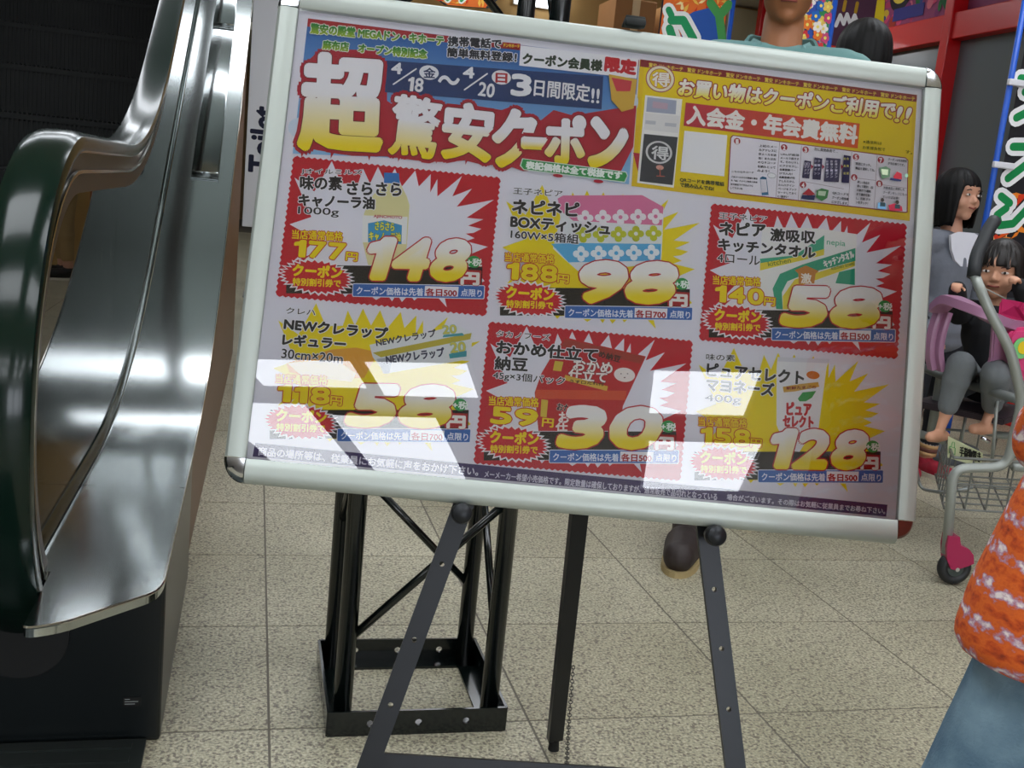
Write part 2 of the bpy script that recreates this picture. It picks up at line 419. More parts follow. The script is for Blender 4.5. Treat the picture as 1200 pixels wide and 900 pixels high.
class Zm:
    """reads a close-up crop of the poster: (x, y) in the crop -> board coordinates"""
    def __init__(s, x0, y0, k): s.x0, s.y0, s.k = x0, y0, k; s.off = (0, 0)
    def __call__(s, x, y):
        a, b = uv(s.x0+x/s.k, s.y0+y/s.k); return (a+s.off[0], b+s.off[1])
    def pts(s, *l): return [s(*p) for p in l]
MPX = .81/719.3        # metres of poster per photo pixel
def ztext(I, Z, t, xl, yl, xr, yr, h, col, **kw):
    """(xl,yl)-(xr,yr) is the foot of the line in the crop, h its height in crop pixels"""
    a = Z(xl, yl); b = Z(xr, yr); W = math.hypot(b[0]-a[0], b[1]-a[1])
    I.text(t, a[0], a[1], W, h/Z.k*MPX, col, rot=math.atan2(b[1]-a[1], b[0]-a[0]), **kw)

poster = obj('poster', box(B(), (.0145, .0085, -.0015), (.838, .584, .001)), mat('poster_paper', 'e9e8f2', .6), board, label='glossy coupon poster of six grocery offers')
RED, YEL, BLK, NAVY = 'c8102c', 'f2dc00', '141414', '2c3a78'
Z3 = Zm(310, 180, 1200/280); Z4 = Zm(570, 210, 1200/260); Z5 = Zm(810, 230, 1200/260)
Z6 = Zm(290, 340, 1186/290); Z7 = Zm(550, 370, 1200/270); Z8 = Zm(800, 400, 1105/270)
anch = [Z3(110, 700), Z4(75, 735), Z5(97, 762), Z6(108, 712), Z7(77, 752), Z8(58, 665)]
def star(Z):
    tips = [(125, 355), (235, 318), (150, 120), (250, 190), (338, 38), (385, 150), (470, 150), (495, 75), (530, 150), (570, 66), (610, 150), (655, 75), (690, 165), (757, 85),
            (775, 165), (835, 103), (832, 195), (868, 128), (868, 215), (992, 112), (943, 215), (1042, 176), (965, 267), (1152, 232), (1015, 322), (1100, 330), (1022, 362),
            (1090, 378), (1050, 398), (1010, 402), (1055, 425), (1010, 440), (1122, 468), (1000, 520), (1105, 640), (1060, 660), (900, 700), (915, 772), (855, 705), (790, 705), (752, 738),
            (728, 705), (690, 745), (665, 705), (640, 742), (615, 705), (560, 735), (520, 705), (420, 705), (405, 720), (390, 700), (200, 640), (170, 560), (235, 505), (140, 545), (260, 430)]
    return Z.pts(*tips)
SMALL = [('177', 3), ('188', 3), ('140', 3), ('118', 3), ('59', 2), ('158', 3)]
LIM = ['500', '700', '500', '700', '500', '500']
def coupon(k, label):
    I = Ink(.0); Z = Zm(310, 180, 1200/280); Z.off = (anch[k][0]-anch[0][0], anch[k][1]-anch[0][1])
    red = k in (0, 2, 4)
    if red:
        c = Z.pts((150, 18), (1180, 125), (1108, 810), (62, 710)); ring = []
        for a, b in zip(c, c[1:]+c[:1]):
            n = 36 if abs(a[0]-b[0]) > .05 else 24
            for i in range(n):
                for q, e in ((0, 0), (.5, 1)):
                    t = (i+q)/n; d = Vector((b[0]-a[0], b[1]-a[1])).normalized(); nn = (d.y*.0022*e, -d.x*.0022*e)
                    ring.append((a[0]+(b[0]-a[0])*t-nn[0], a[1]+(b[1]-a[1])*t-nn[1]))
        I.poly(ring, RED)
    I.poly(star(Z), 'ebeaf3' if red else YEL)
    I.poly(Z.pts((112, 558), (1095, 570), (1090, 705), (108, 702)), '120c0c')
    return I, Z
def zz(Z, cx, cy, rx, ry, n, dep, seed=1):
    """zig-zag burst outline around an ellipse in the crop"""
    c = Z(cx, cy); k = MPX/Z.k; p = []
    rnd = random.Random(seed)
    for i in range(n*2):
        t = PI*i/n; f = 1 if i % 2 == 0 else 1-dep
        f *= 1+rnd.uniform(-.03, .03)
        p.append((c[0]+rx*k*f*math.cos(t), c[1]+ry*k*f*math.sin(t)))
    return p
def offers(k, I, Z):
    digs = SMALL[k]
    rw = [('d8432a', .0006)]
    ztext(I, Z, '当店通常価格', 138, 428, 392, 440, 44, YEL, bold=.0003, out=[('c8201c', .0008)])
    if digs[1] == 3: ztext(I, Z, digs[0], 148, 514, 402, 534, 76, YEL, bold=.0012, out=[('c8201c', .0011)])
    else: ztext(I, Z, digs[0], 148, 514, 380, 534, 76, YEL, bold=.0014, out=[('c8201c', .0011)])
    ztext(I, Z, '円', 408, 536, 464, 542, 40, YEL, bold=.0005, out=[('c8201c', .0009)])
    I.poly(zz(Z, 262, 620, 186, 92, 30, .17, 3), 'f2f0f4'); I.poly(zz(Z, 262, 620, 168, 80, 30, .15, 3), 'd0142c')
    ztext(I, Z, 'クーポン', 142, 612, 386, 628, 56, YEL, bold=.0009)
    ztext(I, Z, '特別割引券で', 142, 662, 382, 672, 36, YEL, bold=.0004)
    I.poly(Z.pts((448, 652), (1102, 662), (1107, 668), (1104, 727), (1098, 732), (445, 720), (440, 714), (443, 657)), 'e6ecf6'); I.poly(Z.pts((449, 656), (1101, 666), (1103, 670), (1100, 724), (1097, 728), (447, 716), (444, 712), (446, 659)), '2e68b8')
    ztext(I, Z, 'クーポン価格は先着', 462, 708, 796, 716, 38, 'eef2fa', bold=.0002)
    I.poly(Z.pts((806, 666), (975, 670), (971, 719), (803, 715)), 'f4f0f4'); ztext(I, Z, '各日'+LIM[k], 810, 714, 964, 720, 36, 'b01020', bold=.0004)
    ztext(I, Z, '点限り', 986, 716, 1090, 722, 36, 'eef2fa', bold=.0002)
    I.poly(Z.pts((976, 582), (1090, 588), (1086, 660), (974, 656)), 'a80c18')
    ztext(I, Z, '円', 988, 656, 1074, 660, 56, 'f2f0e8', bold=.0012, out=[('c81020', .0007)])
def price(I, Z, t, xl, yl, xr, yr, h, b=.0035):
    ztext(I, Z, t, xl, yl, xr, yr, h, None, bold=b, out=[('c01226', .0016)], skew=.28, grad=(YEL, 'f6f4f0', .15, .75))
def tax(I, Z, k=1):
    c = Z(1052, 545); I.disc(c[0], c[1], .0088, .0078, '1c9a48'); I.poly([], '000000') if False else None
    ztext(I, Z, '+税', 1014, 562, 1090, 568, 36, 'f4fbf4', bold=.0004)
def head(I, Z, l, col='14141c'):
    """product lettering: dark with a white edge"""
    for t, xl, yl, xr, yr, h, b in l:
        ztext(I, Z, t, xl, yl, xr, yr, h, col, bold=max(b, .00012), out=[('f2f1f6', .0010 if b > .0003 else .0008)])

# 1 canola oil
I, Z = coupon(0, '')
I.poly(Z3.pts((600, 95), (675, 98), (680, 150), (600, 148)), '2c78c0')
I.poly(Z3.pts((598, 150), (682, 152), (715, 215), (728, 260), (715, 460), (700, 560), (520, 560), (492, 440), (500, 300), (540, 215)), 'e6dfa4')
I.poly(Z3.pts((493, 310), (718, 318), (712, 455), (490, 445)), 'f0f0ee')
ztext(I, Z3, 'AJINOMOTO', 548, 325, 690, 332, 18, 'c03a50', bold=.0002)
I.poly(Z3.pts((520, 350), (600, 335), (690, 360), (688, 455), (520, 445)), '3c9cd0')
ztext(I, Z3, 'さらさら', 555, 382, 650, 388, 38, 'f4ec50', bold=.0004, out=[('3a7a3c', .0005)])
ztext(I, Z3, 'キャノーラ油', 525, 435, 682, 442, 42, 'f4ec50', bold=.0004, out=[('3a7a3c', .0005)])
head(I, Z3, [('Jオイルミルズ', 185, 105, 490, 112, 30, 0), ('味の素', 180, 180, 388, 184, 66, .0007), ('さらさら', 415, 205, 685, 212, 62, .0008), ('キャノーラ油', 172, 262, 550, 280, 58, .0008), ('1000g', 168, 312, 372, 322, 44, .0002)])
offers(0, I, Z); price(I, Z3, '148', 490, 622, 985, 632, 185, .0040); tax(I, Z)
I.build('coupon', poster, 'red coupon for a bottle of canola oil at 148 yen')
# 2 tissue boxes
I, Z = coupon(1, '')
I.poly(Z4.pts((385, 95), (840, 85), (960, 152), (945, 455), (500, 500), (430, 440), (360, 375), (400, 210)), 'e8ecee')
I.poly(Z4.pts((415, 88), (842, 86), (958, 150), (948, 250), (470, 225), (400, 170), (385, 105)), 'e07aa4')
I.poly(Z4.pts((350, 350), (470, 345), (945, 350), (940, 440), (445, 450)), '58b4e4')
for row, c, y, ctr in ((0, 'f4f0f4', 200, 'e8c0cc'), (1, 'c4c82c', 292, 'f0f0f0'), (2, 'eef4f8', 395, '9cd0ec')):
    for i in range(5):
        x = 535-row*12+i*95; yy = y+(5-i)*2
        for dx, dy in ((-24, 0), (24, 0), (0, -24), (0, 24)):
            q = Z4(x+dx, yy+dy); I.disc(q[0], q[1], 20/Z4.k*MPX, 19/Z4.k*MPX, c, 10)
        q = Z4(x, yy); I.disc(q[0], q[1], 11/Z4.k*MPX, 11/Z4.k*MPX, ['e07aa4', 'f0f0f0', '58b4e4'][row], 10)
head(I, Z4, [('王子ネピア', 145, 82, 410, 98, 34, 0), ('ネピネピ', 140, 185, 498, 204, 72, .0009), ('BOXティッシュ', 130, 262, 665, 304, 62, .0008), ('160W×5箱組', 130, 322, 495, 352, 50, .0003)])
offers(1, I, Z); price(I, Z4, '98', 480, 655, 985, 662, 195, .0048); tax(I, Z)
I.build('coupon', poster, 'yellow burst coupon for five tissue boxes at 98 yen')
# 3 kitchen towels
I, Z = coupon(2, '')
I.poly(Z5.pts((385, 165), (700, 175), (895, 205), (885, 610), (430, 612), (366, 560), (372, 340)), 'f1f1ee')
I.poly(Z5.pts((372, 338), (560, 320), (720, 210), (718, 285), (372, 400)), '3fb08c'); I.poly(Z5.pts((372, 362), (560, 330), (720, 285), (718, 318), (372, 402)), 'ecd940')
I.poly(Z5.pts((460, 610), (440, 500), (480, 420), (600, 370), (888, 280), (888, 350), (620, 420), (520, 460), (490, 520), (495, 612)), '2fa884')
I.poly(Z5.pts((495, 612), (495, 540), (560, 450), (885, 350), (885, 378), (600, 480), (560, 612)), 'ecd940')
I.poly(Z5.pts((780, 470), (800, 410), (885, 390), (885, 480)), '2fa884')
ztext(I, Z5, 'キッチンタオル', 725, 388, 885, 330, 40, 'f6f6f6', bold=.0005)
ztext(I, Z5, 'nepia', 732, 270, 832, 280, 38, '58b890', bold=.0001)
ztext(I, Z5, 'kitchen', 418, 380, 540, 358, 26, '6a8a30', bold=.0001)
ztext(I, Z5, 'kitchen towel', 760, 400, 885, 372, 22, '6a8a30', bold=.0001)
I.poly(Z5.pts((560, 400), (620, 375), (690, 405), (672, 420), (665, 472), (580, 475), (580, 420)), 'd08a40')
ztext(I, Z5, '激', 595, 470, 650, 470, 52, 'f8f4e8', bold=.0005)
head(I, Z5, [('王子ネピア', 150, 122, 410, 142, 34, 0), ('ネピア', 152, 208, 400, 218, 68, .0009), ('激吸収', 428, 240, 668, 256, 66, .0007), ('キッチンタオル', 145, 290, 668, 338, 62, .0008), ('4ロール', 140, 355, 370, 374, 48, .0002)])
offers(2, I, Z); price(I, Z5, '58', 490, 690, 985, 700, 190, .0048); tax(I, Z)
I.build('coupon', poster, 'red coupon for four kitchen rolls at 58 yen')
# 4 cling film
I, Z = coupon(3, '')
I.poly(Z6.pts((400, 285), (520, 275), (640, 300), (610, 330), (560, 420), (430, 430), (200, 395), (185, 350)), 'e8a83c')
I.poly(Z6.pts((190, 350), (420, 330), (520, 400), (500, 440), (260, 410)), 'efe2c4')
I.poly(Z6.pts((585, 262), (1010, 170), (1080, 205), (1068, 330), (660, 400), (600, 320)), 'e6e9ec')
I.poly(Z6.pts((600, 300), (1075, 205), (1068, 235), (640, 322)), 'c4b43c'); I.poly(Z6.pts((620, 330), (700, 318), (680, 400), (650, 400)), 'b8bec4')
ztext(I, Z6, 'NEWクレラップ', 620, 270, 905, 222, 34, '2c3050', bold=.0004)
ztext(I, Z6, 'NEWクレラップ', 668, 355, 945, 318, 42, '2c3050', bold=.0005)
ztext(I, Z6, '20', 938, 210, 1002, 205, 38, 'd8cc58', bold=.0005, out=[('58b4b8', .0004)]); ztext(I, Z6, '20', 975, 300, 1045, 296, 46, 'd8cc58', bold=.0006, out=[('58b4b8', .0004)])
I.poly(Z6.pts((940, 215), (1030, 205), (1040, 218), (935, 226)), '3c9ca8'); I.poly(Z6.pts((965, 306), (1050, 290), (1050, 318), (970, 328)), '3c9ca8')
head(I, Z6, [('クレハ', 185, 112, 325, 122, 28, 0), ('NEWクレラップ', 175, 188, 668, 236, 52, .0008), ('レギュラー', 168, 262, 468, 285, 50, .0008), ('30cm×20m', 162, 325, 455, 352, 42, .0002)])
offers(3, I, Z); price(I, Z6, '58', 480, 640, 945, 648, 168, .0048); tax(I, Z)
I.build('coupon', poster, 'yellow burst coupon for cling film at 58 yen')
# 5 natto
I, Z = coupon(4, '')
I.poly(Z7.pts((500, 112), (920, 212), (800, 470), (780, 600), (360, 600), (340, 400), (375, 300), (420, 225)), 'c41c28')
I.poly(Z7.pts((500, 120), (912, 214), (895, 250), (480, 160)), 'a8382c'); I.poly(Z7.pts((345, 385), (820, 390), (812, 440), (342, 432)), 'd8502c')
ztext(I, Z7, 'おかめ', 540, 282, 742, 302, 56, 'f6eee8', bold=.0006, out=[('5a1010', .0006)])
ztext(I, Z7, '仕立て', 515, 330, 712, 350, 54, 'f6eee8', bold=.0006, out=[('5a1010', .0006)])
I.poly(Z7.pts((500, 308), (722, 368), (716, 392), (492, 334)), 'dcb440'); ztext(I, Z7, 'うす口たれ付', 522, 348, 700, 366, 16, '4a3018', bold=.0002)
q = Z7(808, 308); I.disc(q[0], q[1], 54/Z7.k*MPX, 36/Z7.k*MPX, 'f4ece6'); 
for dx, dy, r_ in ((-18, -6, 4), (16, -6, 4), (0, 14, 5)):
    q = Z7(808+dx, 308+dy); I.disc(q[0], q[1], r_/Z7.k*MPX, r_*.6/Z7.k*MPX, '4a1418', 8)
ztext(I, Z7, 'め納豆', 672, 215, 782, 245, 34, '2a1010', bold=.0003)
I.poly(Z7.pts((445, 235), (490, 240), (478, 290), (435, 285)), 'dcc040'); I.poly(Z7.pts((375, 435), (410, 440), (402, 530), (370, 525)), 'dcc040')
I.poly(Z7.pts((452, 430), (600, 468), (600, 600), (450, 600)), 'c01c26')
ztext(I, Z7, 'おか', 455, 490, 522, 500, 34, '2a1010', bold=.0004, out=[('e8d8d0', .0004)]); ztext(I, Z7, 'お', 465, 555, 520, 558, 52, 'f6eee8', bold=.0006); ztext(I, Z7, '仕', 450, 600, 510, 600, 40, 'f6eee8', bold=.0006)
head(I, Z7, [('タカノフーズ', 140, 108, 420, 130, 32, 0), ('おかめ仕立て', 140, 195, 665, 240, 66, .0008), ('納豆', 132, 280, 300, 290, 66, .0007), ('45g×3個パック', 122, 335, 495, 368, 46, .0002)])
offers(4, I, Z); price(I, Z7, '30', 465, 675, 960, 682, 185, .0048); tax(I, Z)
I.build('coupon', poster, 'red coupon for packs of natto at 30 yen')
# 6 mayonnaise
I, Z = coupon(5, '')
I.poly(Z8.pts((455, 75), (705, 85), (690, 125), (650, 430), (600, 470), (560, 530), (500, 525), (450, 400), (450, 130)), 'f0f0f2')
I.poly(Z8.pts((455, 75), (705, 85), (700, 105), (455, 96)), 'dcdce4')
q = Z8(625, 162); I.disc(q[0], q[1], 32/Z8.k*MPX, 19/Z8.k*MPX, 'd87828')
I.poly(Z8.pts((480, 218), (560, 205), (650, 195), (655, 218), (540, 240), (485, 245)), 'd8a848'); ztext(I, Z8, '新鮮たまごの', 498, 232, 640, 226, 14, '8a3020', bold=.0002)
I.poly(Z8.pts((552, 275), (575, 245), (640, 238), (620, 270), (590, 288), (560, 288)), '2c9c48')
ztext(I, Z8, 'ピュア', 500, 352, 615, 356, 58, 'c8202c', bold=.0010); ztext(I, Z8, 'セレクト', 482, 408, 625, 414, 52, 'c8202c', bold=.0009)
q = Z8(520, 490); I.disc(q[0], q[1], 16/Z8.k*MPX, 20/Z8.k*MPX, 'c4303c')
head(I, Z8, [('味の素', 112, 90, 250, 96, 30, 0), ('ピュアセレクト', 115, 165, 578, 206, 60, .0008), ('マヨネーズ', 112, 235, 435, 262, 58, .0008), ('400g', 105, 296, 276, 308, 42, .0002)])
offers(5, I, Z); price(I, Z8, '128', 400, 598, 850, 606, 165, .0038); tax(I, Z)
I.build('coupon', poster, 'yellow burst coupon for mayonnaise at 128 yen')

# ---- header
I = Ink(.0); Q = Zm(0, 0, 1); Z1 = Zm(330, 0, 1200/430); Za = Zm(355, 20, 1200/180); Zb = Zm(515, 40, 1200/235); Zc = Zm(560, 120, 6.0)
def sky(p):
    k = min(1, max(0, (p[1]-.12)/.16)); a, b = lin('8fc4ec'), lin('1c62b0'); return (*[a[i]*(1-k)+b[i]*k for i in range(3)], 1)
I.poly(Q.pts((361, 21.5), (749, 70), (737, 216), (540, 188), (343, 180)), sky)
I.poly(Q.pts((361, 21.5), (749, 70.5), (748.5, 77), (620, 60), (480, 45), (360, 31)), 'b0202c')
for cx, cy, rx, ry in ((352, 150, 14, 12), (470, 175, 20, 6), (610, 165, 14, 7), (640, 148, 12, 6), (690, 160, 16, 6), (740, 120, 8, 12), (540, 182, 24, 5), (650, 195, 20, 6)):
    q = Q(cx, cy); I.disc(q[0], q[1], rx*MPX, ry*MPX, 'd4e2f2', 14)
I.poly(Z1.pts((85, 200), (130, 160), (310, 165), (345, 250), (345, 330), (420, 380), (600, 340), (720, 360), (760, 345), (840, 400), (890, 360), (960, 380), (1000, 370), (1160, 345), (1150, 480),
              (1110, 560), (960, 545), (790, 560), (735, 540), (660, 540), (600, 525), (520, 530), (440, 525), (350, 512), (230, 510), (110, 490), (40, 470), (60, 380), (95, 300), (60, 250)), 'b8203a')
for k in range(11):
    q = Z1(60+k*110, 500+k*5); I.poly([(q[0]-.006, q[1]+.02), (q[0]+.008, q[1]+.02), (q[0]+.003*(-1)**k, q[1]-.006)], 'b8203a')
I.poly(Z1.pts((342, 198), (1052, 250), (1046, 358), (338, 302)), '1f3c70')
def gr(t, xl, yl, xr, yr, h, b, Z=Z1, sk=.0): ztext(I, Z, t, xl, yl, xr, yr, h, None, bold=b, out=[('b01a34', .0052), ('6a1020', .0012)], skew=sk, grad=('f4dc10', 'f2f1f4', .05, .6))
gr('超', 62, 482, 318, 496, 300, .0052)
gr('驚', 350, 500, 505, 520, 190, .0022); gr('安', 525, 512, 680, 528, 175, .0034); gr('ク', 690, 540, 815, 540, 175, .0042, sk=.1); gr('ー', 792, 480, 868, 484, 24, .0040)
gr('ポ', 866, 530, 985, 536, 150, .0034); gr('ン', 1010, 540, 1118, 548, 150, .0048)
for t, xl, yl, xr, yr, h in (('驚安の殿堂 MEGAドン・キホーテ', 60, 130, 1095, 228, 92), ('麻布店　オープン特別記念', 155, 255, 965, 330, 85)):
    ztext(I, Za, t, xl, yl, xr, yr, h*.82, '2c8c28', bold=.0007, out=[('eef4e6', .0010)], grad=('9cb81c', '188430', .0, .8))
for t, xl, yl, xr, yr, h in (('携帯電話で', 52, 75, 368, 92, 58), ('簡単無料登録！', 45, 138, 458, 172, 54)):
    ztext(I, Zb, t, xl, yl, xr, yr, h, '10182c', bold=.0006, out=[('eef0f6', .0010)])
I.poly(Zb.pts((378, 52), (484, 62), (482, 92), (376, 82)), 'b0202c'); ztext(I, Zb, 'ドンキホーテ', 384, 80, 478, 88, 20, 'f0d838', bold=.0002)
I.poly(Zb.pts((484, 72), (1190, 152), (1178, 270), (476, 192)), 'f2f2f6')
ztext(I, Zb, 'クーポン会員様', 497, 182, 968, 226, 66, '203828', bold=.0008)
ztext(I, Zb, '限定', 988, 222, 1168, 246, 84, 'c81c30', bold=.0014)
WH = 'f0f0f4'
ztext(I, Z1, '4', 360, 242, 392, 244, 34, WH, bold=.0008); I.stroke(Z1.pts((366, 278), (440, 228)), .0020, WH); ztext(I, Z1, '18', 412, 298, 460, 304, 44, WH, bold=.0006)
q = Z1(482, 240); I.disc(q[0], q[1], .0125, .0095, WH); ztext(I, Z1, '金', 464, 256, 502, 258, 32, '18305c', bold=.0004)
ztext(I, Z1, '〜', 513, 276, 580, 280, 26, WH, bold=.0009)
ztext(I, Z1, '4', 594, 256, 628, 258, 34, WH, bold=.0008); I.stroke(Z1.pts((598, 296), (672, 244)), .0020, WH); ztext(I, Z1, '20', 642, 314, 692, 322, 44, WH, bold=.0006)
q = Z1(718, 256); I.disc(q[0], q[1], .0125, .0095, WH); ztext(I, Z1, '日', 700, 272, 736, 274, 30, 'b82030', bold=.0006)
ztext(I, Z1, '3', 752, 312, 812, 316, 66, WH, bold=.0018); ztext(I, Z1, '日間限定', 824, 316, 1004, 336, 56, WH, bold=.0005); ztext(I, Z1, '!!', 1012, 338, 1036, 340, 46, WH, bold=.0006)
# red and pink patch at the right end of the header
I.poly(Q.pts((713, 88), (746, 94), (742, 128), (728, 132), (716, 118)), 'd8b048'); I.poly(Q.pts((716, 92), (740, 96), (738, 108), (722, 108)), 'd04050')
a = Zc(300, 470); b = Zc(1050, 440)
I.poly(Zc.pts((310, 398), (1040, 492), (1052, 520), (1030, 570), (320, 480), (294, 450)), 'dfeee2'); I.poly(Zc.pts((316, 404), (1036, 498), (1046, 520), (1026, 562), (322, 474), (302, 448)), '2c9a50')
ztext(I, Zc, '表記価格は全て税抜です', 336, 470, 1006, 545, 52, 'f4faf4', bold=.0007)
for cx, cy in ((560, 520), (845, 560)):
    q = Zc(cx, cy); I.disc(q[0], q[1], .0065, .0022, 'c0203a', 16)
I.build('header_print', poster, 'blue headline print with large white to yellow characters on red bursts')

# ---- yellow membership panel
I = Ink(.0); Y2 = Zm(730, 50, 1200/380); Yc = Zm(740, 70, 900/160); Yd = Zm(840, 90, 1200/260); Ye = Zm(850, 155, 1200/110); Yf = Zm(950, 165, 1200/125)
I.poly(Q.pts((750, 70), (1074.7, 111.3), (1066, 259), (740, 218)), 'e9c61c')
I.poly(Q.pts((755, 78), (1070, 118), (1063, 253), (746, 212)), 'efd312')
I.poly(Q.pts((750.5, 69.5), (1074.7, 111.3), (1074, 119.5), (750, 78)), '8c2430')
for i in range(7):
    x = 760+i*45.3; y = 78.5+i*5.8
    ztext(I, Q, '驚安 ドンキホーテ', x, y, x+40, y+5.2, 5.2, 'ecd050', bold=.0002)
q = Y2(138, 134); I.disc(q[0], q[1], .0195, .0185, 'b05060'); I.disc(q[0], q[1], .0182, .0172, 'f0e8d0'); I.disc(q[0], q[1], .0145, .0138, 'c07040'); I.disc(q[0], q[1], .0135, .0128, 'efd312')
ztext(I, Y2, '得', 108, 160, 172, 164, 52, 'f6f2ea', bold=.0006, out=[('b85040', .0005)])
ztext(I, Y2, 'お買い物はクーポンご利用で', 202, 196, 1000, 284, 66, None, bold=.0010, out=[('a8283c', .0014)], skew=.12, grad=('f6e84c', 'f8f6f0', .1, .6))
ztext(I, Y2, '!!', 1004, 292, 1052, 298, 58, None, bold=.0010, out=[('a8283c', .0014)], skew=.25, grad=('f6e84c', 'f8f6f0', .1, .6))
def orange(p):
    k = min(1, max(0, (p[0]-.16)/.16)); a, b = lin('c03048'), lin('e05a20'); return (*[a[i]*(1-k)+b[i]*k for i in range(3)], 1)
I.poly(Y2.pts((232, 222), (876, 300), (868, 392), (224, 308)), orange)
ztext(I, Y2, '入会金・年会費無料', 236, 300, 862, 376, 70, 'f4f2ec', bold=.0013, skew=.04)
# two phone pictures
I.poly(Yc.pts((90, 235), (334, 262), (278, 845), (36, 812)), 'f6f4f0')
I.poly(Yc.pts((104, 248), (296, 270), (290, 362), (96, 344)), 'a8b0c4'); I.poly(Yc.pts((140, 275), (240, 290), (236, 330), (136, 318)), 'c4a8b8')
I.poly(Yc.pts((92, 350), (318, 372), (306, 486), (82, 462)), 'e8e6e4'); I.poly(Yc.pts((92, 400), (160, 406), (158, 430), (90, 424)), 'c4c6cc'); I.poly(Yc.pts((220, 416), (296, 422), (292, 446), (218, 438)), 'c4c6cc')
I.poly(Yc.pts((82, 490), (304, 512), (270, 828), (52, 802)), '3c4048')
q = Yc(180, 612); I.disc(q[0], q[1], 88/Yc.k*MPX, 76/Yc.k*MPX, 'dcdcdc'); I.disc(q[0], q[1], 74/Yc.k*MPX, 64/Yc.k*MPX, '3c4048')
ztext(I, Yc, '得', 130, 655, 240, 665, 88, 'e8e8e8', bold=.0005); 
q = Yc(186, 712); I.disc(q[0], q[1], 26/Yc.k*MPX, 16/Yc.k*MPX, 'e0a090', 12); I.stroke(Yc.pts((186, 720), (188, 765)), .0012, 'c86050'); I.stroke(Yc.pts((165, 768), (215, 770)), .0012, 'c86050')
# blank white square where the matrix code stands
I.poly(Yc.pts((348, 470), (630, 500), (610, 770), (322, 738)), 'f2f2f4')
ztext(I, Yc, 'QRコードを携帯電話', 318, 806, 608, 836, 28, '50501c', bold=.0003); ztext(I, Yc, 'で読み込んでね!', 318, 838, 540, 866, 28, '50501c', bold=.0003)
# instruction box
I.poly(Yd.pts((85, 316), (1020, 438), (1034, 452), (1030, 735), (1018, 738), (70, 632), (56, 618), (72, 330)), '9a3040')
I.poly(Yd.pts((87, 321), (1018, 443), (1029, 455), (1024, 730), (1014, 732), (74, 627), (61, 614), (77, 333)), 'eeeaf2')
for l in (((338, 355), (318, 655)), ((456, 374), (438, 668)), ((728, 408), (708, 700)), ((865, 428), (848, 716)), ((470, 568), (684, 608)), ((745, 548), (855, 562)), ((880, 584), (1024, 604))):
    I.stroke(Yd.pts(*l), .0004, '6a2838')
for n_, (x, y) in enumerate(((108, 350), (362, 384), (478, 396), (464, 586), (750, 436), (740, 546), (884, 452), (876, 580))):
    q = Yd(x, y); I.disc(q[0], q[1], .0044, .0044, 'b02438', 16); ztext(I, Yd, str(n_+1), x-6, y+14, x+7, y+14, 24, 'f8f4f4', bold=.0004)
def lines(Z, x, y, w, h, step, slope, l, c='3a3a40'):
    for i, t in enumerate(l):
        if t: ztext(I, Z, t, x-i*step*.08, y+i*step, x-i*step*.08+w*len(t)/max(len(q) for q in l), y+i*step+w*slope*len(t)/max(len(q) for q in l), h, c, bold=.0001)
lines(Ye, 428, 192, 225, 30, 53, .07, ['　上記のメー', 'ルアドレスに', '空メールを送', '信！または左', 'のＱＲコード', 'を読みとって', 'みよう！'])
lines(Ye, 75, 520, 0.1+280, 24, 50, .05, ['こちらＱＲコード'])
lines(Ye, 70, 585, 335, 24, 48, .08, ['ご注メールからの登録の場合', 'を「@」ドメイン指定の受信', '許可設定でできるように', 'して下さいね'])
I.poly(Ye.pts((436, 590), (470, 570), (518, 585), (545, 808), (460, 812)), '3878a0'); I.poly(Ye.pts((442, 605), (515, 610), (532, 770), (456, 778)), 'e4e0e8')
q = Ye(585, 560); I.disc(q[0], q[1], .0058, .0036, '8a9098', 14); I.disc(q[0], q[1], .0054, .0032, 'f2f2f4', 14)
lines(Ye, 700, 300, 235, 28, 49, .06, ['　URLが返信', 'メールで届きま', 'す。そのＵＲＬ', 'にアクセスし、', '会員登録ペー', 'ジで入力！', '会員登録が完', '了したらかん', 'たんログイン', 'ページをブック', 'マークしておく', 'と便利！'])
ztext(I, Yd, '次に買物画面で…', 522, 402, 650, 416, 18, '303038', bold=.0001)
for x0, x1, y0, y1, t in ((464, 500, 455, 550, 'ログイン'), (518, 560, 440, 558, 'クーポン'), (580, 658, 442, 570, 'お得クーポン'), (674, 712, 428, 576, '会員証')):
    I.poly(Yd.pts((x0+6, y0), (x1+6, y0+6), (x1-4, y1+4), (x0-6, y1)), '2c2858')
    m_ = 1 if x1-x0 < 50 else 2
    for c_ in range(m_+1):
        for r_ in range(len(t)):
            yy = y0+26+r_*((y1-y0-30)/len(t)); xx = x0+4+c_*((x1-x0-6)/(m_+1)); ztext(I, Yd, t[r_], xx, yy, xx+13, yy+1, 13, 'd8d4e8' if x0 < 670 else 'd8d070', bold=.0001)
for x in (502, 562, 664): I.poly(Yd.pts((x, 478), (x+14, 492), (x, 506)), 'a83050')
I.poly(Yd.pts((455, 640), (490, 608), (525, 640), (500, 648)), 'b83040'); I.poly(Yd.pts((455, 645), (525, 645), (520, 672), (450, 664)), '2c3460')
I.poly(Yd.pts((535, 620), (560, 608), (598, 618), (590, 660), (560, 678), (530, 655)), '4c8c54'); I.poly(Yd.pts((542, 622), (585, 624), (578, 650), (540, 646)), 'c8d8c0')
lines(Yd, 618, 640, 88, 15, 24, .12, ['　QRコードを', 'クーポン発券機', 'にかざします。'])
lines(Yd, 744, 482, 104, 15, 24, .12, ['画面にタッチ。', '商品を選択してね。'])
lines(Yd, 752, 580, 86, 14, 22, .12, ['欲しい商品を', '選んで選択！1回', 'の操作で5種類', 'まで選択可能！', 'し、印刷 ボタ', 'ンをタッチ！'])
lines(Yd, 918, 458, 100, 14, 22, .12, ['クーポンは有効期限', 'が当日限りです。'])
